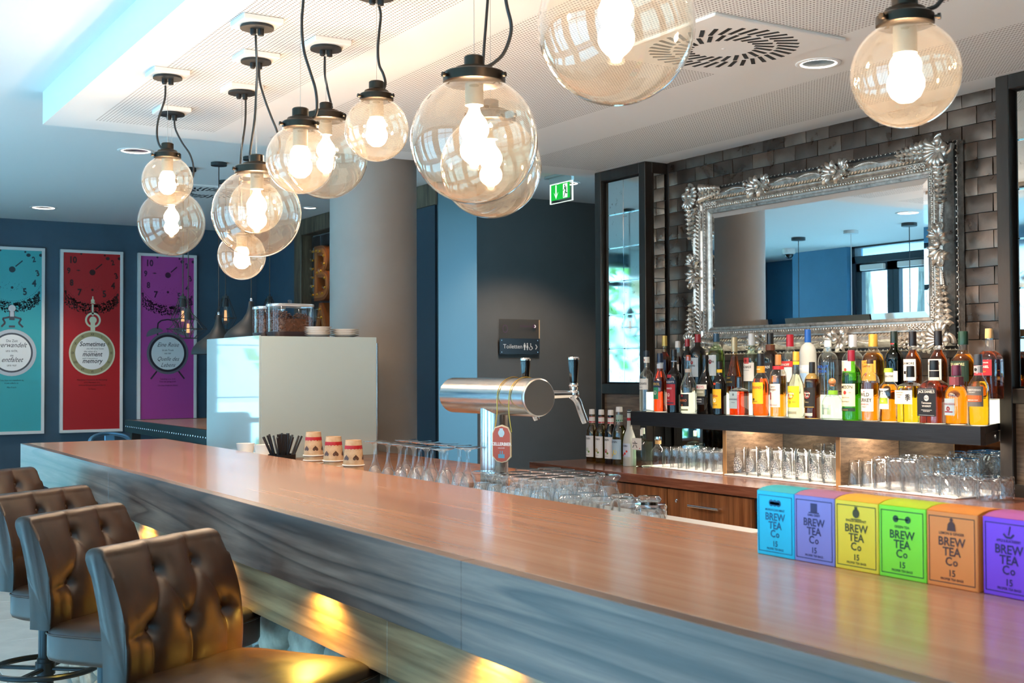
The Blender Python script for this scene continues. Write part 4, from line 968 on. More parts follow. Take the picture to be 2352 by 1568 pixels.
ob('indicator', B().box(-.012, -.002, -.0148, -.0138, .016, .024), M['blkm'], sw, smooth=0)
# ================================================================== COFFEE STATION
scr = thing('coffee_screen', 'white back-painted glass screen box round the coffee machine', 'screen', (2.0, 5.504, 1.018))
wg = P('white_back_painted_glass', '#b9cac8', .035, 0, spec=.95, ior=1.75)
ob('side_panel', B().box(0, .010, .0005, .782, .0, .58, .0012), wg, scr, smooth=0)
ob('front_panel', B().box(.0105, .605, 0, .010, .0, .577, .0012), wg, scr, smooth=0)
ob('side_panel', B().box(.595, .605, .0105, .782, .0, .57, .0012), wg, scr, smooth=0)
ob('top_panel', B().box(.0105, .594, .0105, .78, .566, .576), M['steel'], scr, smooth=0)
ob('edge_channel', B().box(.6055, .612, -.002, .012, .0, .55, .001), M['steelv'], scr, smooth=0)
# bean hoppers
bean = mottled('roasted_bean', '#432818', '#66402b', 60, .35)
hop_gl = clear_glass('hopper_plastic', (.96, .97, .98), (.55, .62, .68), 1.3)
def hopper(label, x, y, w, d, h, fill):
    t = thing('bean_hopper', label, 'bean hopper', (x, y, 1.595), 0, 'coffee bean hoppers on the coffee machine')
    def rr(k, z, dx=0):
        out = []
        for i in range(36):
            a = 2*pi*i/36; c_, s_ = cos(a), sin(a); out.append((dx+w*k*abs(c_)**.5*(1 if c_ > 0 else -1), d*k*abs(s_)**.5*(1 if s_ > 0 else -1), z))
        return out
    ob('base', B().rings([rr(.90, 0), rr(.98, .022), rr(.98, .026)]), P('hopper_base', '#2a1d20', .4), t, smooth=50)
    ob('container', B().rings([rr(.97, .026), rr(.97, h)], False, False), hop_gl, t, smooth=50)
    ob('rim', B().rings([rr(.985, h), rr(1.0, h+.002), rr(1.0, h+.012), rr(.97, h+.014), rr(.96, h)], False, False), P('hopper_rim', '#d5dadd', .12, .6), t, smooth=40)
    lid = ob('lid', B().rings([rr(.955, h+.002), rr(.955, h+.007)]), hop_gl, t, smooth=40)
    ob('lid_knob', B().lathe([(.006, h+.007), (.007, h+.02), (.010, h+.032), (.006, h+.036)], 14), hop_gl, lid)
    b = B().rings([rr(.90, .027), rr(.90, fill-.012)]); r_ = random.Random(int(x*1000))
    for i in range(700):
        a = r_.uniform(0, 2*pi); c_, s_ = cos(a), sin(a)
        if i < 520: k = r_.uniform(.885, .93); z = r_.uniform(.03, fill+.030*sin(a*1.0-2.2)*(1 if i % 3 else .6))
        else: k = sqrt(r_.random())*.88; z = fill+r_.uniform(-.006, .006)+.028*sin(a-2.2)*k
        px, py = w*k*abs(c_)**.5*(1 if c_ > 0 else -1), d*k*abs(s_)**.5*(1 if s_ > 0 else -1)
        b.sph((px, py, z), .0055, 6, 4, (1, .75, .7), Matrix.Rotation(r_.uniform(0, 3), 3, Vector((r_.random(), r_.random(), r_.random()+.1))))
    tag(ob('coffee_beans', b, bean, t, smooth=80), kind='stuff')
hopper('wide clear bean hopper full of coffee beans beside the saucers', 2.218, 5.67, .112, .075, .148, .10)
hopper('clear bean hopper at the back, half hidden by the wide one', 2.17, 5.83, .075, .07, .142, .12)
sau = B().lathe([(.0, 0), (.040, 0), (.044, .003), (.068, .010), (.070, .012), (.066, .0125), (.040, .006), (0, .005)], 36).mesh('saucer', P('porcelain', '#f0ece6', .25), 40)
for nm, x, lab in ((5, 2.334, 'white saucer, taller stack beside the bean hopper'), (4, 2.478, 'white saucer, lower stack on the coffee screen')):
    for i in range(nm): tag(ob('saucer', sau, None, None, (x, 5.60, 1.5955+.0095*i)), ['bottom', 'second from the bottom', 'third from the bottom', 'fourth from the bottom', 'top'][i if i < nm-1 else 4]+' '+lab, 'saucer', 'saucers stacked on the coffee machine, %s' % ('left stack' if nm == 5 else 'right stack'))
# paper cups, nested upside down
kraft = mottled('kraft_paper', '#c39a72', '#d6b28c', 40, .8); cup_in = P('cup_white', '#efe9df', .7)
def cup_proto():
    t = thing('paper_cup', 'x', 'paper cup'); H = .093
    ob('body', B().lathe([(.0385, .003), (.0285, H), (.0265, H), (.0262, H-.006), (0, H-.006)], 32, cap0=False, cap1=False), kraft, t, smooth=40)
    ob('rim', B().tube([(.0392*cos(2*pi*i/32), .0392*sin(2*pi*i/32), .0028) for i in range(32)], .0026, 6, True), cup_in, t)
    return t
def rz_(z): return .0385-(.0100)*(z-.003)/.09
cp0 = cup_proto(); first = True
for x, y, n, lab in ((1.85, 4.481, 8, 'tallest'), (1.85, 4.286, 7, 'middle'), (1.85, 4.105, 6, 'shortest')):
    z0 = 1.018
    for k in range(n):
        zz = z0+.0105*k if k < n-1 else {8: 1.100, 7: 1.091, 6: 1.086}[n]
        if k == n-1: break
        c = cp0 if first else copy_tree(cp0); first = False
        c.location = (x, y, zz); c['label'] = 'kraft cup nested %s from the bottom of the %s paper cup stack' % (['first', 'second', 'third', 'fourth', 'fifth', 'sixth', 'seventh', 'eighth'][k], lab); c['group'] = 'nested paper cups, %s stack' % lab
    c = copy_tree(cp0); c.location = (x, y, zz); c['label'] = 'top paper cup of the %s stack, kraft with red band and bean hearts' % lab
    c['group'] = 'printed kraft paper cups'
    b = B()
    for i in range(32):
        a0, a1 = 2*pi*i/32, 2*pi*(i+1)/32; v = []
        for a, z in ((a0, .062), (a1, .062), (a1, .074), (a0, .074)): r = rz_(z)+.0005; v.append((r*cos(a), r*sin(a), z))
        b.poly(v)
        if i % 2 == 0:
            am = (a0+a1)/2; dz = .0015+.003*random.random(); r = rz_(.06)+.0006; b.poly([(r*cos(a0), r*sin(a0), .0622), (r*cos(am), r*sin(am), .0615-dz), (r*cos(a1), r*sin(a1), .0622)])
    art('red_band', b, M['red'], c)
    b = B()
    for k in range(6):
        a0 = k*pi/3+.35
        b.text('2GO', .006, a0*rz_(.067), .0655, r=rz_(.0655)+.001, rot=pi) if False else None
        for q in range(3):
            pass
        R_ = rz_(.030)+.0008; pts = []
        for i in range(24):
            th = 2*pi*i/24; hx = 16*sin(th)**3/16*.0115; hz = (13*cos(th)-5*cos(2*th)-2*cos(3*th)-cos(4*th))/16*.0115
            q = a0+hx/R_; z = .030-hz; r = rz_(z)+.0008; pts.append((r*cos(q), r*sin(q), z))
        ctr = b.b.verts.new(((rz_(.03)+.0008)*cos(a0), (rz_(.03)+.0008)*sin(a0), .030)); vs = [b.b.verts.new(p) for p in pts]
        for i in range(24): b.b.faces.new((ctr, vs[i], vs[(i+1) % 24]))
    art('bean_hearts', b, bean, c)
# black straws in a holder and white ramekins
hx, hy = 1.82, 4.74
tag(ob('straw_holder', B().lathe([(.055, 0), (.056, .075), (.053, .075), (.052, .004), (0, .004)], 28, cap1=False), M['blk'], None, (hx, hy, 1.018)), 'black holder hidden behind the bar edge, full of straws', 'holder')
sm = B().tube([(0, 0, 0), (0, 0, .155)], .0042, 10).mesh('straw', P('straw_black', '#232427', .4), 50)
rs2 = random.Random(11)
for i in range(30):
    a = rs2.uniform(0, 2*pi); r0 = rs2.uniform(0, .022); tl = rs2.uniform(.05, .5)
    px, py = hx+r0*cos(a), hy+r0*sin(a)
    mx = .42
    tl = min(tl, mx); tag(ob('straw', sm, None, None, (px, py, 1.0225), (-sin(a)*tl, cos(a)*tl, 0)), 'black straw standing in the bunch behind the bar', 'straw', 'black drinking straws in the holder')
ram = B().lathe([(.0, 0), (.032, 0), (.040, .045), (.0405, .046), (.037, .046), (.030, .006), (0, .006)], 32).mesh('bowl', P('porcelain', '#f0ece6', .25), 40)
for i, (x, y) in enumerate(((1.80, 5.12), (1.83, 4.98))): tag(ob('bowl', ram, None, None, (x, y, 1.0185+.055), ), ['white porcelain bowl left of the straws, further one', 'white porcelain bowl beside the black straws'][i], 'bowl', 'white bowls beside the straws')
tag(ob('bowl_tray', B().box(1.75, 1.89, 4.90, 5.19, 1.0185, 1.0735, .003), M['white'], smooth=0), 'white tray under the two porcelain bowls', 'tray')
# ================================================================== BEER TAP
tp = thing('beer_tap', 'brushed steel T-shaped beer tower with two taps', 'beer tap', (2.0, 3.357, IL))
AZ = .348
ob('column', B().lathe([(.049, 0), (.049, .008), (.045, .010), (.045, AZ-.02)], 40), M['steelv'], tp)
barrel = ob('barrel', B().lathe([(.05, -.262), (.0585, -.258), (.0585, .258), (.05, .262)], 56, (0, 0, AZ), Matrix.Rotation(pi/2, 4, 'X')), M['steel'], tp)
ob('end_cap', B().lathe([(.056, .2622), (.0575, .2625), (.054, .266), (0, .2665)], 56, (0, 0, AZ), Matrix.Rotation(pi/2, 4, 'X')), P('satin_disc', '#cfcac4', .33, 1), tp)
def faucet(par, base, ang):
    f = ob('faucet', B().tube([(0, 0, 0), (0, -.075, .0)], [.013, .011], 16).sph((0, -.085, .0), .017, 14, 10).tube(bz([(0, -.078, -.004), (0, -.098, -.020), (0, -.112, -.052), (0, -.128, -.088)], 4), [.0115]*12+[.0105], 14).tube([(0, -.085, .014), (0, -.085, .034)], [.012, .013], 14).sph((0, -.085, .026), .0155, 12, 6, (1, 1, .45)), M['chrome'], par, base, (0, 0, ang))
    ob('tap_handle', B().lathe([(.0085, .020), (.010, .036), (.0125, .038), (.0165, .100), (.0170, .108), (.0150, .113), (.0, .114)], 20, (0, -.085, 0)), P('tap_handle_black', '#0a0a0c', .08), f)
    ob('handle_cap', B().lathe([(.0172, .106), (.0176, .110), (.0150, .1145), (0, .1155)], 20, (0, -.085, 0)), M['chrome'], f)
faucet(tp, (.055, -.244, AZ+.008), pi/2)
faucet(tp, (.055, .033, AZ+.008), pi/2)
sg = thing('tap_badge', 'red brown tap badge reading KELLERBIER hung on a gold cord', 'badge', (1.928, 3.19, 1.150), -1.05)
bdg = P('badge_edge', '#d9c39b', .5); bdr = mottled('badge_red', '#a8452e', '#b5533a', 12, .5)
def plate(w, h, y0, y1, k=0):
    pts = [(-w, .018+k), (-w*.55, .004+k), (0, k), (w*.55, .004+k), (w, .018+k), (w, h*.78), (w*.72, h*.93), (0, h-k), (-w*.72, h*.93), (-w, h*.78)]
    return B().rings([[(x, y, z) for x, z in pts] for y in (y0, y1)])
ob('plate', plate(.032, .115, -.003, .003), bdg, sg, smooth=0); face = ob('face', plate(.0295, .1125, -.0038, -.0031, .0025), bdr, sg, smooth=0)
art('lettering', B().text('KELLERBIER', .0135, 0, .052, -.0042, bold=.03).text('naturtrüb', .006, 0, .043, -.0042), M['paper'], face)
b = B().disc(0, .090, .011, -.0040, 20).quad(-.006, .006, .078, .104, -.0041); art('figure_mark', b, P('badge_silver', '#b9b4aa', .3, .6), face)
art('mug_mark', B().quad(-.011, .011, .014, .026, -.0040).quad(-.005, -.002, .026, .036, -.0040).quad(.002, .005, .026, .036, -.0040), P('badge_blue', '#5b93a8', .4), face)
cd_ = []
for s, y0 in ((1, 3.235), (-1, 3.165)):
    pts = [(1.928-.012*s+.004, 3.19+s*.030, 1.243), (1.938, y0, 1.300)]
    for a in (180, 155, 130, 105, 80, 50): pts.append((2.0+cos(radians(a))*.0612, y0+(180-a)*.0000, 1.348+sin(radians(a))*.0612))
    cd_.append(pts)
pts = cd_[0]+[(2.045, 3.20, 1.3905)]+cd_[1][::-1]
ob('cord', B().tube(bz([Vector(p) for p in pts], 4), .0016, 6), M['gold'], sg).matrix_parent_inverse = (Matrix.Translation((1.928, 3.19, 1.150)) @ Matrix.Rotation(-1.05, 4, 'Z')).inverted()
# ================================================================== GLASSES
M['crys'] = clear_glass('cut_crystal', (.985, .99, .99), (.60, .65, .67), 2.4, ior=1.58)
def tumbler(r0, r1, h, th=.0022, base=.010, flip=True, extra=None):
    """upturned drinking glass: outer wall, rim, inner wall, thick base"""
    pr = [(0, h), (r0*.9, h), (r0, h-.004)] + ([(r, z) for r, z in extra] if extra else []) + [(r1, .0005), (r1-th, 0), (r1-th*1.6, .001)] + ([(r-th*1.5, z) for r, z in extra[::-1]] if extra else []) + [(r0-th*1.5, h-base-.004), (r0*.75, h-base), (0, h-base)]
    return B().lathe(pr, 28, cap0=False, cap1=False)
ORD = ['first', 'second', 'third', 'fourth', 'fifth', 'sixth', 'seventh', 'eighth']
def rowlab(lab, i, j, n): return '%s, %s from left in %s' % (lab, ORD[j], 'front row' if i == 0 else ORD[i]+' row')
def grid(name, me, xs, ys, z, lab, cat, group, jit=.003, skip=(), kids=()):
    for i, x in enumerate(xs):
        for j, y in enumerate(ys):
            if (i, j) in skip: continue
            o = tag(ob(name, me, None, None, (x+random.uniform(-jit, jit), y+random.uniform(-jit, jit), z), (0, 0, -pi/2+random.uniform(-.25, .25))), rowlab(lab, i, j, len(ys)), cat, group)
            for knm, kme in kids:
                if i < 2: ob(knm, kme, None, o)
mz = cz+.0062
small = tumbler(.0265, .0305, .106, base=.012, extra=[(.0275, .085), (.0300, .05)]).mesh('tumbler', M['glass'], 50)
grid('tumbler', small, (4.03, 4.10, 4.17), [5.005-.0645*i for i in range(7)], mz, 'small clear tumbler upturned on the far mat', 'glass', 'upturned small tumblers on the far mat')
tall = tumbler(.029, .0355, .130, base=.012).mesh('highball', M['glass'], 50)
b = B(); rr_ = .0348
def cyl_arc(b, cx, cz_, r0, r1, a0=0, a1=360, seg=36):
    v = []
    for i in range(seg+1):
        a = radians(a0+(a1-a0)*i/seg); row = []
        for r in (r0, r1):
            x, z = cx+r*cos(a), cz_+r*sin(a); R_ = .0355-.0065*z/.126+.0006; q = x/R_; row.append(b.b.verts.new((R_*sin(q), -R_*cos(q), z)))
        v.append(row)
    for i in range(seg): b.b.faces.new((v[i][0], v[i][1], v[i+1][1], v[i+1][0]))
cyl_arc(b, 0, .050, .029, .0315); cyl_arc(b, 0, .050, .0135, .0150)
for k in range(12): cyl_arc(b, 0, .050, .0185, .0255, k*30, k*30+16, 3)
for k in range(3): cyl_arc(b, 0, .050, .003, .011, k*120+60, k*120+120, 4)
emb = b.mesh('emblem', P('white_glass_print', '#eceae6', .6), 0, recalc=False)
grid('highball_glass', tall, (4.035, 4.115, 4.195), [4.452-.0825*i for i in range(8)], mz, 'upturned tall glass with round white emblem', 'glass', 'upturned emblem glasses on the middle mat', kids=(('emblem', emb),))
plain = tumbler(.027, .034, .112, base=.010).mesh('plain_glass', M['glass'], 50)
grid('plain_glass', plain, (4.045, 4.125), [3.742, 3.668], mz, 'plain tapered glass by the oak divider', 'glass', 'upturned plain glasses beside the oak divider')
def crystal(r, h, name, zlo):
    """upturned cut glass: smooth foot band, faceted diamond wall, clear inner wall"""
    seg = 26; b = B(); nr = max(5, int((h-zlo)/.0115)); rg = [[(0.0001*cos(2*pi*j/seg), .0001*sin(2*pi*j/seg), h) for j in range(seg)], [(r*.94*cos(2*pi*j/seg), r*.94*sin(2*pi*j/seg), h) for j in range(seg)]]
    for k in range(nr+1):
        z = h-.006-(h-.006-zlo)*k/nr; rg.append([((r+(.0014 if (j+k) % 2 else -.0014))*cos(2*pi*j/seg), (r+(.0014 if (j+k) % 2 else -.0014))*sin(2*pi*j/seg), z) for j in range(seg)])
    for z in (.0005,): rg.append([((r+(.0010 if j % 2 else -.0010))*cos(2*pi*j/seg), (r+(.0010 if j % 2 else -.0010))*sin(2*pi*j/seg), z) for j in range(seg)])
    for q, z in ((r-.0035, 0), (r-.004, .002), (r-.004, h-.016), (r*.5, h-.012), (.0001, h-.012)): rg.append([(q*cos(2*pi*j/seg), q*sin(2*pi*j/seg), z) for j in range(seg)])
    b.rings(rg, False, False)
    return b.mesh(name, M['crys'], 0)
hb = crystal(.0355, .138, 'crystal_highball', .058)
grid('crystal_highball', hb, (4.035, 4.112), [3.585, 3.508, 3.431, ], mz, 'tall cut crystal glass', 'glass', 'upturned tall crystal glasses, front rows')
grid('crystal_highball', hb, (4.215,), [3.60, 3.52, 3.44, 3.36, 3.28], mz, 'tall cut crystal glass behind the others', 'glass', 'upturned tall crystal glasses, back row')
lb = crystal(.0415, .086, 'crystal_tumbler', .018)
grid('crystal_tumbler', lb, (4.04, 4.13), [3.335, 3.246, 3.157, 3.068], mz, 'low cut crystal tumbler by the near column', 'glass', 'upturned low crystal tumblers', .002)
wine = B().lathe([(0, .190), (.034, .190), (.0405, .1885), (.0405, .1865), (.030, .184), (.012, .180), (.0062, .172), (.0055, .150), (.0075, .125), (.013, .108), (.021, .090), (.029, .060), (.0325, .030), (.030, .0005), (.0290, 0), (.0285, .001), (.0308, .030), (.0273, .060), (.0195, .089), (.010, .101), (0, .104)], 32, cap0=False, cap1=False).mesh('wine_glass', M['glass'], 60)
for i, x in enumerate((1.815, 1.935)):
    for j in range(6):
        tag(ob('wine_glass', wine, None, None, (x+.004*(j % 2)-(.028 if i and j == 5 else 0), 3.848-.0955*j, IL+.0003)), 'upturned stemmed wine glass, %s from the left in the %s row' % (ORD[j], ('front', 'back')[i]), 'glass', 'upturned wine glasses, %s row' % ('front' if i == 0 else 'back'))
beer = B().lathe([(0, .120), (.030, .1205), (.037, .119), (.0385, .115), (.036, .109), (.0285, .100), (.0262, .092), (.0285, .084), (.0335, .066), (.0355, .035), (.0345, .0005), (.0335, 0), (.0328, .001), (.0338, .035), (.0318, .064), (.026, .080), (.015, .086), (0, .087)], 32, cap0=False, cap1=False)
beer = beer.mesh('beer_glass', M['glass'], 60)
grid('beer_glass', beer, (1.905, 1.985, 2.065, 2.145), [3.262-.080*i for i in range(5)], IL+.0003, 'footed beer glass upturned by the tap', 'glass', 'upturned beer glasses by the tap', .002, skip=((1, 0), (1, -1)))
shortg = tumbler(.031, .036, .088, base=.014, extra=[(.0345, .080), (.029, .068), (.031, .04)]).mesh('short_glass', M['glass'], 60)
for i, (x, y) in enumerate(((1.90, 2.78), (1.975, 2.80), (1.945, 2.70), (2.03, 2.72), (1.975, 2.615), (2.06, 2.64))):
    tag(ob('short_glass', shortg, None, None, (x, y, IL+.0003)), 'short clear glass upturned right of the beer glasses, %s from the left' % ORD[i], 'glass', 'short upturned glasses behind the bar')
tag(ob('crystal_tumbler', lb, None, None, (1.955, 2.50, IL+.0003)), 'single cut crystal tumbler upturned alone behind the bar edge', 'glass')
tag(ob('shot_glass', tumbler(.022, .025, .062, base=.012).mesh('shot_glass', M['glass'], 50), None, None, (2.02, 2.56, IL+.0003)), 'little glass between the short glasses and the single crystal tumbler', 'glass')
tr_ = thing('steel_tray', 'brushed steel tray behind the bar, its edge showing left of the tea boxes', 'tray', (1.90, 1.90, IL))
ob('bowl', B().rings([[(x*k, y*k, z) for x, y in ((-.14, -.21), (.14, -.21), (.14, .21), (-.14, .21))] for k, z in ((.9, .001), (.96, .05), (1, .053), (1.0, .056), (.95, .052), (.88, .006))]), M['steel'], tr_, smooth=0)
# ================================================================== BOTTLES
SHP = {
 'std': [(0, .9, 2), (.012, 1, 2), (.58, 1, 2), (.63, .95, 2), (.68, .78, 2), (.715, .55, 2), (.75, .42, 2), (.80, .38, 2), (.97, .36, 2)],
 'tall': [(0, .92, 2), (.01, 1, 2), (.56, 1, 2), (.61, .93, 2), (.65, .68, 2), (.68, .46, 2), (.72, .40, 2), (.97, .37, 2)],
 'cone': [(0, .95, 2), (.01, 1, 2), (.50, .97, 2), (.58, .88, 2), (.66, .66, 2), (.70, .50, 2), (.78, .44, 2), (.97, .38, 2)],
 'dome': [(0, .9, 2), (.012, 1, 2), (.60, 1, 2), (.67, .96, 2), (.72, .86, 2), (.76, .68, 2), (.785, .45, 2), (.80, .36, 2), (.97, .33, 2)],
 'pear': [(0, .75, 2), (.03, 1, 2), (.22, 1, 2), (.34, .90, 2), (.48, .68, 2), (.60, .46, 2), (.70, .36, 2), (.97, .32, 2)],
 'slope': [(0, .95, 2), (.01, 1, 2), (.42, .98, 2), (.50, .90, 2), (.58, .68, 2), (.65, .46, 2), (.74, .37, 2), (.97, .34, 2)],
 'squat': [(0, .9, 2.6), (.03, 1, 2.6), (.32, 1, 2.6), (.48, .88, 2.4), (.60, .55, 2), (.68, .36, 2), (.74, .40, 2), (.80, .40, 2)],
 'sq': [(0, .92, 7), (.015, 1, 7), (.56, 1, 7), (.62, .92, 5), (.67, .66, 3), (.70, .45, 2), (.75, .38, 2), (.97, .34, 2)],
 'sqlow': [(0, .92, 7), (.02, 1, 7), (.60, 1, 7), (.65, .95, 6), (.69, .65, 3), (.71, .36, 2), (.97, .32, 2)],
 'round': [(0, .85, 2), (.02, .97, 2), (.30, 1, 2), (.50, .99, 2), (.58, .90, 2), (.64, .68, 2), (.68, .48, 2), (.72, .40, 2), (.97, .36, 2)],
 'flask': [(0, .86, 2.6), (.02, .92, 2.6), (.25, .86, 2.6), (.45, .95, 2.6), (.58, 1, 2.5), (.68, .82, 2.2), (.74, .55, 2), (.80, .42, 2), (.97, .42, 2)],
 'syrup': [(0, .95, 2), (.01, 1, 2), (.52, 1, 2), (.60, .92, 2), (.68, .62, 2), (.73, .48, 2), (.97, .42, 2)],
}
def sring(r, n, z, seg=32):
    o = []
    for i in range(seg):
        a = 2*pi*(i+.5)/seg; c_, s_ = cos(a), sin(a); o.append((r*abs(c_)**(2/n)*(1 if c_ > 0 else -1), r*abs(s_)**(2/n)*(1 if s_ > 0 else -1), z))
    return o
def prof_at(sh, z):
    for (z0, r0, n0), (z1, r1, n1) in zip(sh, sh[1:]):
        if z0 <= z <= z1: t = (z-z0)/(z1-z0); return r0+(r1-r0)*t, n0+(n1-n0)*t
    return sh[-1][1], sh[-1][2]
GLS = {'clear': clear_glass('bottle_glass_clear', (.97, .985, .98), (.55, .62, .62), 2.2), 'green': clear_glass('bottle_glass_green', (.30, .62, .12), (.04, .14, .02), 1.3),
       'dkgreen': clear_glass('bottle_glass_dark_green', (.03, .22, .05), (.005, .03, .01), 1.4), 'amber': clear_glass('bottle_glass_amber', (.93, .75, .45), (.5, .3, .1), 1.3), 'pale': clear_glass('bottle_glass_pale_green', (.86, .97, .90), (.45, .62, .55), 1.3)}
DARK = P('dark_bottle_glass', '#0a0808', .06, 0, spec=.6); FROST = P('frosted_glass', '#d7dbd6', .35, 0, trans=.35, ior=1.2)
def bottle(label, X, Y, z, h, r, shape, glass, liq, fill, cap, labels, cat='bottle', name='spirit_bottle', group=None, capstyle=None):
    t = thing(name, label, cat, (X, Y, z+.0004), -pi/2, group); sh = SHP[shape]
    gm = DARK if glass == 'dark' else FROST if glass == 'frost' else GLS[glass]
    top = sh[-1][0]
    ob('glass_body', B().rings([sring(r*q, n, h*zz) for zz, q, n in sh]), gm, t, smooth=40)
    if liq:
        zs = [q for q in (.014, .02, .06, .2, .35, .5, .56, .6, .64, .67, .7, .73, .76, .8, .85) if q < fill]+[fill]
        ob('liquid', B().rings([sring(max(prof_at(sh, q)[0]*r-.0022, .003), prof_at(sh, q)[1], h*q, 28) for q in zs]), liquid('liquid_'+liq.strip('#'), liq), t, smooth=40)
    c0, ccol, cr = cap[:3]; m_ = ccol if isinstance(ccol, bpy.types.Material) else P('cap_'+ccol.strip('#'), ccol, .32, cap[3] if len(cap) > 3 else 0)
    rc = prof_at(sh, c0)[0]*r+.0012 if cr is None else cr
    if capstyle == 'ball': ob('stopper', B().sph((0, 0, h*.90), .0165, 16, 10, (1, 1, 1.05)).lathe([(.011, h*.80), (.011, h*.88)], 16), m_, t)
    elif capstyle == 'wide': ob('stopper', B().lathe([(0, h*.97), (.010, h*.97), (.010, h*1.0), (0, h)], 16), m_, t); 
    else: ob('cap', B().lathe([(rc, h*c0), (rc*1.02, h*c0+.004), (rc*.96, h-.006), (rc*.93, h-.001), (0, h)], 24, cap0=True), m_, t, smooth=40)
    for L in labels:
        z0, z1, half, c_ = L[:4]; texts = L[4] if len(L) > 4 else []; ac = L[5] if len(L) > 5 else 0
        q, n_ = prof_at(sh, (z0+z1)/2); q1 = max(prof_at(sh, z0)[0], prof_at(sh, z1)[0], q); R_ = q1*r+.0006
        lm = P('label_'+c_.strip('#'), c_, .55) if isinstance(c_, str) else c_
        if n_ > 4:
            b = B().quad(-R_*half/60, R_*half/60, z0*h, z1*h, -R_); lb_ = art('label', b, lm, t)
        else: lb_ = art('label', B().patch(R_, z0*h, z1*h, -half+ac, half+ac, 12), lm, t)
        for s, size, zz, tc, *kw in texts:
            sx = kw[0] if kw else 1; dx = (kw[1] if len(kw) > 1 else 0)+R_*radians(ac)
            b = B()
            if s == 'o':      # round mark
                if n_ > 4: b.disc(dx, zz*h, size, -R_-.0005, 20)
                else:
                    vs = [b.b.verts.new(((R_+.0005)*sin((dx+size*cos(a))/R_), -(R_+.0005)*cos((dx+size*cos(a))/R_), zz*h+size*sin(a))) for a in [2*pi*i/20 for i in range(20)]]
                    b.b.faces.new(vs)
            elif s == '-':
                if n_ > 4: b.quad(dx-size, dx+size, zz*h, zz*h+sx, -R_-.0005)
                else: b.patch(R_+.0005, zz*h, zz*h+sx, math.degrees((dx-size)/R_), math.degrees((dx+size)/R_), 8)
            elif n_ > 4: b.text(s, size, dx, zz*h, -R_-.0008, sx=sx, bold=.01)
            else: b.text(s, size, dx, zz*h, r=R_+.0009, sx=sx, bold=.01)
            art('lettering' if s not in 'o-' else 'label_mark', b, P('print_'+tc.strip('#'), tc, .55), lb_)
    return t
K, Wt, Rd, Gd, Nv = '#121114', '#ece7dd', '#b3202a', '#b8933f', '#20304f'
AM, OR, YE, PA, BR = '#e8961e', '#ff5a10', '#f0c040', '#f4f2da', '#8a3a12'
G1 = 'front row of spirit bottles on the shelf'; G2 = 'back row of spirit bottles on the shelf'
zf, zb = 1.21, 1.306
FX = 4.006
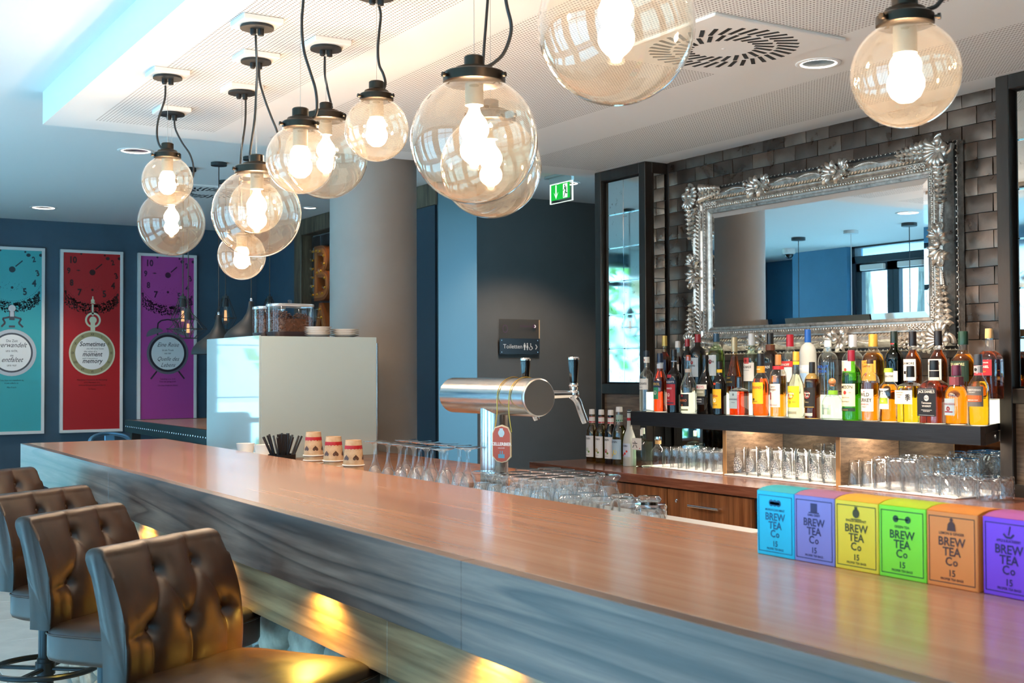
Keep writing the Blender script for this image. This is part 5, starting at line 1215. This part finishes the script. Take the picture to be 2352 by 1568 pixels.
fr_spec = [
 ('clear bottle with white label and dark cap, leftmost in the front row', 5.144, .321, .0385, 'tall', 'clear', None, 0, (.90, '#1a2430', None), [(.36, .54, 62, Wt, [('MOLINARI', .017, .44, K, .9), ('EXTRA', .007, .39, '#777470')]), (.80, .895, 170, Wt, [('o', .004, .845, Rd)])]),
 ('bright orange aperitif bottle with navy slanted label in the front row', 5.027, .306, .0355, 'cone', 'clear', '#ff4a12', .74, (.84, '#1c2740', None), [(.42, .53, 62, Nv, [('APEROL', .019, .455, '#e3b65a', .85)]), (.22, .42, 40, '#2e8f63', [('o', .011, .33, '#d8d4c8', 1, .004)], -6), (.74, .82, 120, '#cfd6dc', [])]),
 ('dark amaro bottle with navy and red label, third in the front row', 4.916, .324, .0380, 'tall', 'dark', None, 0, (.89, '#14151a', None), [(.12, .45, 58, Rd, [('AMARO', .013, .37, Wt, .95), ('o', .010, .28, '#e8b8b0'), ('felsina', .007, .20, Wt), ('-', .030, .145, Nv, .006)]), (.45, .525, 58, Nv, [('RAMAZZOTTI', .0135, .470, Wt, .80)]), (.55, .60, 22, Rd, [], 6), (.80, .82, 175, '#8894a6', [])]),
 ('clear round-shouldered bottle with black and orange oval label', 4.808, .294, .0430, 'slope', 'clear', '#f6f5e6', .44, (.90, '#c2532a', .012), [(.12, .33, 50, K, [('AMARO', .018, .20, '#e0703a', .9), ('o', .006, .30, Rd), ('o', .004, .14, '#e0703a')]), (.045, .075, 45, '#8d8f74', []), (.70, .76, 100, '#c8b8a8', [])]),
 ('near-black cream liqueur bottle with curved white banner label', 4.680, .292, .0445, 'slope', 'dark', None, 0, (.93, '#0e0d0f', None), [(.42, .50, 56, Wt, [('BAILEYS', .019, .435, Rd, .9)]), (.30, .42, 44, '#8d8a72', [('-', .028, .36, '#c9c4aa', .008)]), (.16, .28, 40, K, [('ORIGINAL', .009, .24, Wt), ('IRISH CREAM', .006, .20, Wt)])]),
 ('dark coffee liqueur bottle with yellow label and yellow neck ring', 4.563, .259, .0335, 'std', 'dark', None, 0, (.86, '#15110f', None), [(.12, .48, 60, '#f0b010', [('Kahlua', .016, .34, Rd, .9), ('o', .010, .27, '#f7e8b8'), ('RUM & COFFEE', .005, .18, K)]), (.79, .85, 175, '#e0b21a', []), (.56, .60, 14, '#d8441c', [])]),
 ('squat square amber bottle with flat black cap and pale blue label', 4.428, .185, .0375, 'sqlow', 'clear', '#d8380a', .62, (.74, K, .0125), [(.18, .62, 44, '#a9bcc0', [('DISARONNO', .0105, .40, Nv, .9), ('o', .006, .54, '#5f7076'), ('ORIGINALE', .005, .33, Nv)])]),
 ('amber brandy bottle with yellow label and black capsule neck', 4.281, .295, .0400, 'round', 'clear', '#ff6410', .60, (.80, K, None), [(.20, .54, 60, '#f2b512', [('VETERANO', .017, .44, Rd, .85), ('o', .006, .27, K, 1, -.006), ('OSBORNE', .007, .23, K)]), (.69, .795, 170, '#d98a1c', [('-', .012, .74, '#f3d9a0', .004)])]),
 ('spiced rum bottle with cream label of a figure in red, bronze cap', 4.164, .288, .0385, 'dome', 'clear', '#f39a14', .66, (.83, '#a9713d', None), [(.16, .53, 56, '#eadfd2', [('Captain', .012, .475, '#6b5a4c', .9), ('Morgan', .015, .425, '#6b5a4c', .9), ('o', .006, .38, '#a02a2a', 1, -.012), ('-', .005, .28, '#a02a2a', .028, -.012), ('SPICED GOLD', .008, .185, Rd)]), (.76, .815, 175, Rd, [])]),
 ('white rum bottle with large yellow label and gold cap', 4.050, .300, .0388, 'slope', 'clear', '#f6f2d4', .66, (.86, '#d9a23a', None, .3), [(.16, .48, 64, '#f2cf1e', [('o', .0175, .34, Rd), ('Havana', .0145, .355, Wt, .95), ('Club', .0145, .31, Wt, .95), ('3', .016, .22, K), ('AÑEJO', .006, .235, K, 1, -.02), ('ANOS', .006, .235, K, 1, .02)]), (.80, .85, 170, '#eebd1a', []), (.06, .10, 44, '#9a9a80', [])]),
 ('dark aged rum bottle with black gold-edged label and red disc', 3.948, .252, .0355, 'dome', 'amber', '#4a1a08', .70, (.80, '#17130f', None), [(.19, .55, 62, '#1b1917', [('o', .0165, .42, '#c33a2c'), ('Havana', .0135, .435, Wt, .95), ('Club', .0135, .38, Wt, .95), ('7', .018, .27, '#d8c08a', 1, -.014), ('AÑOS', .007, .28, '#d8c08a', 1, .002), ('-', .034, .20, Gd, .003)]), (.05, .10, 44, '#c9c4b4', [])]),
 ('short round clear tequila bottle with cork ball and green ribbon', 3.837, .181, .0438, 'squat', 'pale', None, 0, (.80, '#b5764a', .012), [(.60, .70, 60, '#7fb62e', [], 60), (.12, .36, 34, '#cfd8c8', [('PATRON', .009, .25, '#6f9aa8')])], 'ball'),
 ('green whiskey bottle with cream label and burgundy capsule', 3.723, .301, .0415, 'dome', 'green', '#9ccc18', .68, (.84, '#7d1a2c', None), [(.20, .52, 62, '#e9dcb8', [('JAMESON', .0185, .455, K, .9), ('o', .008, .395, '#a8332c'), ('1780', .006, .39, K, 1, .022), ('TRIPLE DISTILLED', .0055, .32, K), ('IRISH WHISKEY', .0065, .26, K)]), (.13, .18, 62, '#1f3a2c', [('Jameson', .009, .142, Gd)]), (.70, .84, 40, '#e9dcb8', [('o', .007, .72, '#b8402e')])]),
 ('bourbon bottle with square cream label and clear neck foil', 3.616, .260, .0380, 'dome', 'clear', '#f08a0a', .62, (.93, '#3a2a26', None), [(.16, .52, 60, '#e8e0d4', [('WILD', .021, .405, K, .9), ('TURKEY', .021, .315, K, .85), ('BOURBON', .0085, .265, Rd), ('WHISKEY', .006, .225, K), ('o', .0025, .48, Rd)])]),
 ('waisted whiskey bottle with white arch label, lime band and lime cap', 3.519, .223, .0410, 'flask', 'clear', '#f0920c', .70, (.92, '#9ec23a', .0185), [(.24, .62, 40, '#ece6da', [('AUREUM', .0085, .56, K, .9), ('1865', .004, .52, K), ('-', .022, .34, '#a5c32c', .024), ('o', .005, .39, '#e6eec2')])]),
 ('square pale whisky bottle with white label and brush character', 3.408, .232, .0435, 'sqlow', 'clear', '#f6c520', .64, (.80, '#151515', .0165), [(.33, .57, 60, '#e6ded2', [('季', .030, .40, K, 1, .022), ('SUNTORY', .0085, .52, '#6a655e', 1, -.018), ('WHISKY', .0085, .48, '#6a655e', 1, -.020), ('TOKI', .0075, .44, Rd, 1, -.024)])]),
 ('square dark whiskey bottle with black and white label', 3.293, .254, .0470, 'sq', 'clear', '#8a2c0a', .68, (.84, '#14181c', None), [(.12, .56, 58, '#15171c', [('JACK DANIEL\'S', .0150, .485, Wt, .80), ('o', .012, .405, '#b9bdbf'), ('No.7', .010, .39, K), ('Tennessee', .0115, .315, Wt), ('WHISKEY', .0105, .265, Wt), ('-', .026, .215, Wt, .0015), ('SOUR MASH', .006, .19, Wt), ('-', .038, .135, '#c9cdd0', .001), ('-', .038, .54, '#c9cdd0', .001)]), (.73, .83, 120, '#191b1f', [])]),
 ('round-bodied golden scotch bottle with silver crest label', 3.185, .234, .0455, 'round', 'clear', '#f0900c', .64, (.82, '#5b2238', None), [(.16, .44, 34, '#9fb0bb', [('CHIVAS REGAL', .0105, .335, '#8a1f2a', .9), ('o', .009, .27, '#7a1f28'), ('12', .009, .255, Wt), ('-', .020, .21, '#8a1f2a', .004)], -6), (.66, .80, 170, '#7d3a42', [])]),
 ('pale gold single malt bottle with grey and orange label, last in the front row', 3.079, .275, .0398, 'round', 'clear', '#f6b410', .62, (.84, '#3c3f45', None), [(.27, .55, 62, '#6d6863', [('AUCHENTOSHAN', .0120, .485, Wt, .72), ('SINGLE MALT', .005, .46, Wt), ('-', .038, .335, '#c9622a', .025), ('AMERICAN OAK', .0075, .35, Wt, .9)]), (.74, .835, 175, '#a8a9aa', [('o', .006, .785, K)])]),
]
for s in fr_spec: bottle(s[0], 3.966+s[3], s[1], zf, s[2], s[3], s[4], s[5], s[6], s[7], s[8], s[9], group=G1, capstyle=s[10] if len(s) > 10 else None)
# the squat amber bottle wears a wide flat stopper
bk_spec = [
 ('dark red aperitif bottle with gold capsule, leftmost in the back row', 5.190, .307, .0352, 'tall', 'amber', '#7a0a12', .72, (.82, '#c3a04e', None, .3), [(.40, .58, 60, Nv, [('CAMPARI', .014, .50, Wt, .9)])]),
 ('dark red bottle with white and red screw cap in the back row', 5.075, .276, .0320, 'cone', 'clear', '#3c0a10', .70, (.87, '#e6dfd6', None), [(.30, .55, 60, '#e8dfd2', [('SYRUP', .012, .42, K)])]),
 ('dark vermouth bottle with red cap tucked behind its twin', 4.998, .285, .0330, 'dome', 'dark', None, 0, (.86, '#a4252c', None), []),
 ('dark red vermouth bottle with red cap and blue-white oval label', 4.925, .308, .0430, 'dome', 'dark', None, 0, (.86, '#a4252c', None), [(.28, .60, 50, '#c9d2d8', [('MARTINI', .013, .45, K, .9), ('o', .010, .52, Rd)])]),
 ('pale yellow-green vermouth bottle with blue cap and white shield label', 4.781, .308, .0430, 'dome', 'pale', '#d6e86a', .72, (.86, '#2f4d63', None), [(.30, .64, 46, '#dfe4e2', [('o', .011, .53, Rd), ('MARTINI', .014, .515, K, .9)])]),
 ('slender pear-shaped cognac bottle with gold capsule', 4.643, .286, .0404, 'pear', 'amber', '#c8620c', .66, (.74, '#cbb28a', None, .2), [(.14, .32, 50, K, [('RÉMY', .012, .27, Gd), ('MARTIN', .012, .20, Gd)])]),
 ('clear rum bottle with white cap, red disc and cream label', 4.517, .302, .0400, 'std', 'pale', None, 0, (.80, '#e9e6e2', None), [(.22, .52, 62, '#eae4da', [('BACARDÍ', .0165, .43, K, .9), ('CARTA BLANCA', .0055, .39, K)]), (.50, .60, 26, '#c03a34', [('o', .006, .55, '#6a1a18')])]),
 ('dark rum bottle with black cap and black label in the back row', 4.388, .299, .0412, 'std', 'amber', '#2a0e06', .70, (.82, '#141213', None), [(.22, .52, 62, '#1d1b1d', [('BACARDÍ', .0165, .43, Wt, .9), ('NEGRA', .009, .36, '#d8cfa8')]), (.72, .81, 160, '#6a3a22', [])]),
 ('vodka bottle with red cap and red-white scroll label', 4.257, .289, .0430, 'std', 'clear', None, 0, (.80, '#b01f2c', None), [(.22, .46, 56, '#ece4d8', [('o', .010, .38, '#c9b79a'), ('No.21', .010, .27, Rd)]), (.47, .56, 60, '#c8322c', [('SMIRNOFF', .0150, .485, Wt, .9)])]),
 ('frosted white vodka bottle with tall blue cap', 4.137, .310, .0394, 'dome', 'frost', None, 0, (.80, '#1f57a6', None), [(.36, .46, 50, '#c4cdd4', [('vodka', .018, .39, '#f4f4f0', .9)]), (.20, .34, 34, '#8fb0d0', [])]),
 ('clear vodka bottle with blue lettering, no label', 4.018, .256, .0459, 'dome', 'clear', None, 0, (.88, '#d5dad8', None), [(.40, .401, 50, '#d5dad8', [('ABSOLUT', .018, .50, '#1f62c4', .95), ('VODKA', .018, .42, '#1f62c4', .95)])]),
 ('clear tequila bottle with silver cap and white arch label', 3.870, .278, .0480, 'std', 'clear', None, 0, (.80, '#c2c6cb', None, .5), [(.26, .58, 54, '#eceae4', [('Jose', .010, .54, K), ('Cuervo', .0175, .475, K, .9), ('ESPECIAL', .006, .44, K), ('o', .007, .36, '#c0392b')])]),
 ('golden tequila bottle with gold cap in the back row', 3.754, .277, .0490, 'std', 'clear', '#f5a81a', .70, (.80, '#d0a344', None, .4), [(.26, .58, 54, '#d99a34', [('Jose', .010, .54, '#7a4a12'), ('Cuervo', .0175, .475, '#7a4a12', .9), ('o', .007, .36, '#a8481c')])]),
 ('dark green herbal liqueur bottle with black-green cap', 3.628, .286, .0390, 'std', 'dkgreen', '#0a3a10', .76, (.82, '#17211b', None), [(.24, .40, 60, '#e2dccf', [('KRÄUTER', .011, .31, K)]), (.80, .86, 40, '#b02a2a', [])]),
 ('brown malt bottle with white arch label, left one of two black-capped twins', 3.528, .283, .0387, 'round', 'clear', '#c4600c', .72, (.78, '#1a1618', None), [(.26, .58, 56, '#e9e3d8', [('BOWMORE', .0145, .50, K, .9), ('-', .020, .36, K, .012), ('12', .011, .365, Wt)])]),
 ('brown malt bottle with white arch label, right one of two black-capped twins', 3.398, .281, .0397, 'round', 'clear', '#9a3c08', .72, (.78, '#1a1618', None), [(.26, .58, 56, '#e9ddd2', [('BOWMORE', .0145, .50, K, .9), ('15', .014, .37, K)])]),
 ('broad whiskey bottle with dark green label and green capsule', 3.281, .276, .0485, 'round', 'clear', '#e0880e', .66, (.80, '#1f3a2a', None), [(.26, .56, 62, '#1d3425', [('TULLAMORE', .0165, .49, '#d9cf9a', .8), ('D.E.W.', .0145, .42, '#d9cf9a', .9), ('IRISH', .009, .36, '#d9cf9a'), ('WHISKEY', .011, .30, '#d9cf9a')])]),
 ('square scotch bottle with slanted red label, last in the back row', 3.152, .283, .0425, 'sq', 'clear', '#a84408', .68, (.86, '#c9a06a', None), [(.34, .56, 58, '#b3222c', [('JOHNNIE WALKER', .0072, .51, Wt, .9), ('RED LABEL', .0140, .445, Wt, .85), ('Walker', .010, .385, Gd)])]),
]
for s in bk_spec: bottle(s[0], 4.128+s[3], s[1], zb, s[2], s[3], s[4], s[5], s[6], s[7], s[8], s[9], group=G2)
# syrups and spirits standing on the worktop at the far end
rh = [('-', .030, .005, Rd, .004)]
def syr(label, y, liq, pic, dark=False):
    bottle(label, 3.955, y, cz, .293, .0335, 'syrup', 'dark' if dark else 'amber', None if dark else liq, .70, (.90, '#e6dfda', None), [(.10, .50, 66, '#ebe6e2', [('MONIN', .0150, .43, K, .9), ('o', .010, .24, pic), ('o', .006, .20, '#6f8a3a', 1, .012), ('-', .016, .14, '#9a948c', .0015)]), (.74, .86, 170, '#e8e2dc', [('-', .040, .745, Rd, .008), ('-', .040, .85, Rd, .003)])], name='syrup_bottle', group='syrup bottles on the back counter')
syr('syrup bottle with white label, leftmost by the dark wall', 5.575, '#8a6a1a', '#b9c0a0'); syr('syrup bottle with white label, second from the left by the dark wall', 5.487, '#8a7a2a', '#c9a86a'); syr('near-black syrup bottle with berries on its white label', 5.400, None, '#a03040', True)
bottle('tall yellow-green syrup bottle with pale blue label and white cap', 3.955, 5.322, cz, .312, .0390, 'syrup', 'clear', '#a8951a', .68, (.91, '#e9e7e2', None), [(.10, .44, 66, '#a9c2d0', [('MONIN', .0160, .38, '#2c3c58', .9), ('o', .013, .22, '#e2cf7a', 1, .008), ('o', .009, .17, '#d9b25a', 1, -.012)]), (.74, .86, 170, '#9fb7ad', [('-', .05, .75, '#1f6a4a', .008)])], name='syrup_bottle', group='syrup bottles on the back counter')
bottle('silver-white squeeze bottle with black pourer and red fruit print', 3.955, 5.232, cz, .300, .0350, 'slope', P and 'frost', None, 0, (.93, K, .012), [(.80, .85, 170, Rd, []), (.16, .40, 60, '#b7c3d4', [('MONIN', .014, .34, '#2c3c58', .9), ('o', .007, .22, '#c2362e', 1, .004), ('o', .006, .26, '#c2362e', 1, .016), ('o', .007, .19, '#c2362e', 1, -.010)])], name='syrup_bottle', group='syrup bottles on the back counter')
bottle('faceted clear gin bottle with cream paper label and brush strokes', 3.975, 5.142, cz, .205, .0410, 'sqlow', 'pale', None, 0, (.84, '#d8d6d0', .0115), [(.44, .74, 60, '#e9e3d8', [('六', .040, .50, K, 1.1, -.014), ('o', .0035, .48, Rd, 1, .026)]), (.80, .96, 50, '#e9e3d8', [])])
bottle('round clear decanter bottle with wide glass stopper', 4.005, 5.052, cz, .162, .0395, 'round', 'clear', None, 0, (.88, M['chrome'], .019), [(.76, .88, 175, '#c9a36a', [])])
bottle('clear square bottle in the shade behind the small tumblers', 4.20, 4.985, cz, .19, .038, 'sqlow', 'pale', None, 0, (.84, '#8d918c', .011), [(.3, .6, 50, '#cfd3c6', [])])
# ================================================================== TEA BOXES
def tea(label, y, c, top, flavour, icon, ink, rz=0, dx=0):
    t = thing('tea_box', label, 'tea box', (1.532+dx, y, BZ+.0003), -pi/2+rz, 'row of tea boxes on the bar'); w, h, d = .0462, .1175, .098
    cm_ = P('card_'+c.strip('#'), c, .5); ik = P('tea_ink_'+ink.strip('#'), ink, .6)
    ob('carton', B().box(-w, w, 0, d, 0, h-.004, .0012), cm_, t, smooth=0)
    b = B(); n = 8; pr = [(0, h-.0040)]+[(d*.02+d*.96*i/n, h-.0038+.0065*sin(pi*(i/n)**.75)) for i in range(n+1)]+[(d, h-.0040)]
    ob('lid_flap', b.rings([[(x, y_, z) for y_, z in pr] for x in (-w+.0005, w-.0005)]), P('card_top_'+top.strip('#'), top, .5), t, smooth=40)  # warm reflected light on the box top is put into the lid colour
    b = B(); e = .0045; y0 = -.0006
    for a0, a1, b0, b1 in ((-w+e, w-e, e+.002, e+.0033), (-w+e, w-e, h-.0123, h-.011), (-w+e, -w+e+.0013, e+.002, h-.011), (w-e-.0013, w-e, e+.002, h-.011)): b.quad(a0, a1, b0, b1, y0)
    b.text(flavour, .0056, 0, .0795, y0, bold=.02, sx=min(1, 14/len(flavour))).text('BREW', .0182, 0, .0630, y0, bold=.02).text('TEA', .0182, 0, .0480, y0, bold=.02).text('C', .0182, -.0055, .0335, y0, bold=.02).text('o', .0165, .0065, .0335, y0, bold=.02)
    b.text('15', .0135, 0, .0175, y0, bold=.02).text('PROPER TEA BAGS', .0050, 0, .0110, y0, bold=.02)
    zi = .0935
    if icon == 'mint':
        for s in (-1, 0, 1): b.disc(s*.009, zi, .006, y0, 14)
        b.quad(-.012, .012, zi-.003, zi+.002, y0)
    elif icon == 'hat': b.quad(-.0075, .0075, zi-.006, zi+.008, y0).quad(-.0075, .0075, zi-.0075, zi-.006, y0).quad(-.012, .012, zi-.0090, zi-.0072, y0)
    elif icon == 'pot': b.disc(0, zi, .0075, y0, 20).quad(-.003, .003, zi+.006, zi+.011, y0).quad(-.011, .011, zi-.0100, zi-.0088, y0)
    elif icon == 'bar': b.disc(-.012, zi, .0055, y0, 16).disc(.012, zi, .0055, y0, 16).line([(-.012, zi), (.012, zi)], .0018, y0)
    elif icon == 'hive': b.poly([(-.008, y0, zi-.008), (.008, y0, zi-.008), (.0065, y0, zi+.002), (.003, y0, zi+.006), (-.003, y0, zi+.006), (-.0065, y0, zi+.002)]).disc(0, zi+.0085, .003, y0, 12)
    else: b.line([(-.009, zi-.002), (-.004, zi-.007), (.004, zi-.007), (.009, zi-.002)], .003, y0).line([(0, zi-.004), (.003, zi+.009)], .0022, y0)
    art('front_print', b, ik, t)
    art('top_print', B().text('BREW', .012, 0, 0, 0).xf(Matrix.Translation((0, d*.45, h+.0036)) @ Matrix.Rotation(-pi/2, 4, 'X')), ik, t)
    return t
tea('cyan tea box at the far end of the row, Moroccan mint', 1.604, '#17c6ea', '#2fb6bd', 'MOROCCAN MINT', 'mint', '#0e5f88')
tea('lavender tea box with a top hat, second in the row', 1.5105, '#8d84c8', '#b5708f', 'EARL GREY', 'hat', '#35325e')
tea('yellow tea box between the lavender and lime green ones', 1.4165, '#ffd22e', '#f3b01d', 'ENGLISH BREAKFAST', 'pot', '#4c4420')
tea('lime green tea box with a dumbbell, fourth in the row', 1.3225, '#8fe62e', '#c8d80a', 'GREEN TEA', 'bar', '#1f4a2a')
tea('orange tea box between the lime green and purple ones', 1.2285, '#ff8a3c', '#f78a1c', 'LEMON & GINGER', 'hive', '#5a2f2a')
tea('purple tea box at the near end of the row, slightly turned', 1.131, '#8b3fd6', '#c9559e', 'APPLE & BLACKBERRY', 'fruit', '#2c1850', -.06, .002)
# ================================================================== SEEN IN REFLECTIONS: armchair, hanging lamps, camera dome, trees
ac = thing('armchair', 'blue-grey tub armchair by the end window, seen only in reflections', 'armchair', (.54, 10.30, 0), .25)
fab = P('chair_fabric', '#6f8f9a', .8)
ob('seat', B().box(-.19, .19, -.32, .28, .22, .46, .05, 3), fab, ac); ob('backrest', B().box(-.23, .23, .24, .36, .22, 1.07, .05, 3), fab, ac)
for s in (-1, 1):
    ob('arm', B().box(min(s*.19, s*.26), max(s*.19, s*.26), -.32, .34, .2, .66, .04, 3), fab, ac)
    for y in (-.26, .28): ob('leg', B().lathe([(.015, 0), (.022, .22)], 12, (s*.17, y, 0)), M['blkm'], ac)
for i, (y, c, lb) in enumerate(((9.75, '#cfd3d2', 'white cord pendant by the windows, furthest, seen in the mirror'), (9.0, '#2a3034', 'dark cord pendant by the windows, furthest of the dark pair, seen in the mirror'), (8.3, '#cfd3d2', 'white cord pendant by the windows, nearer, seen in the mirror'), (7.6, '#2a3034', 'dark cord pendant by the windows, nearer of the dark pair, seen in the mirror'))):
    t = thing('cord_pendant', lb, 'pendant lamp', (-.25, y, ZU), 0, 'cord pendants by the windows'); m_ = P('fit_'+c.strip('#'), c, .5)
    ob('canopy', B().lathe([(0, -.001), (.07, -.001), (.07, -.03), (0, -.032)], 24), m_, t); ob('cord', B().tube([(0, 0, -.03), (0, 0, -1.35)], .004, 6), m_, t); ob('lamp_holder', B().lathe([(.006, -1.33), (.018, -1.35), (.02, -1.42), (0, -1.425)], 16), m_, t)
dm = thing('camera_dome', 'white ceiling camera dome near the blue corner, seen in the mirror', 'camera', (-1.0, 9.9, ZU))
ob('housing', B().lathe([(0, -.001), (.07, -.001), (.07, -.05), (.058, -.06), (0, -.06)], 28), M['white'], dm); ob('dome', B().sph((0, 0, -.06), .05, 20, 10), P('dome_smoke', '#20262a', .05), dm)
struct(ob('ground', B().box(-40, 40, -40, 60, -.4, -.13), P('paving', '#b9bcb8', .8), smooth=0))
bark = mottled('tree_bark', '#5d5a52', '#8f8a7e', 7, .9, bump=.9, stretch=(3, 3, .6)); leafm = mottled('leaf_green', '#2f6a22', '#7fb83a', 3, .7)
for i, (x, y, lean) in enumerate(((-4.1, 11.6, -.2), (-4.0, 10.55, .2), (-3.2, 16.5, .1), (.6, 17.5, -.1))):
    t = thing('street_tree', ['thick leaning tree trunk outside the left door leaf, seen in the mirror', 'thick tree trunk outside the right door leaf, seen in the mirror', 'leafy tree beyond the end window', 'leafy tree at the right beyond the end window'][i], 'tree', (x, y, -.13), 0, 'trees outside the windows')
    ob('trunk', B().tube(bz([(0, 0, 0), (.05, -lean*.3, 1.2), (0, -lean*.8, 2.6), (.2, -lean*1.4, 4.5)], 4), [.24-.005*k for k in range(13)], 16), bark, t, smooth=60)
    b = B(); r_ = random.Random(i)
    for k in range(500):
        a, q = r_.uniform(0, 2*pi), r_.uniform(.2, 2.2); q = q*.18 if i < 2 else q; px, py, pz = q*cos(a), q*sin(a), (r_.uniform(3.2, 6) if i < 2 else r_.uniform(1.6, 6)); s = r_.uniform(.08, .2); n1 = Vector((r_.gauss(0, 1), r_.gauss(0, 1), r_.gauss(0, 1))).normalized(); u_ = n1.orthogonal().normalized()*s; v_ = n1.cross(u_)*.6
        c_ = Vector((px, py, pz)); b.poly([c_-u_, c_-v_, c_+u_, c_+v_])
    tag(ob('foliage', b, leafm, t, smooth=0, recalc=False), kind='stuff')
hd = tag(ob('hedge', B().box(-.01, .01, -.01, .01, -.12, -.11), leafm, smooth=0), 'low green hedge outside the end window', 'hedge', kind='stuff')
b = B(); r_ = random.Random(9)
for k in range(900):
    c_ = Vector((r_.uniform(-2.5, 2.5), r_.uniform(13.2, 14), r_.uniform(-.13, .65))); n1 = Vector((r_.gauss(0, 1), r_.gauss(0, 1), r_.gauss(0, 1))).normalized(); s = r_.uniform(.04, .1); u_ = n1.orthogonal().normalized()*s; v_ = n1.cross(u_)*.6; b.poly([c_-u_, c_-v_, c_+u_, c_+v_])
hd.data = b.mesh('hedge', leafm, 0, recalc=False)
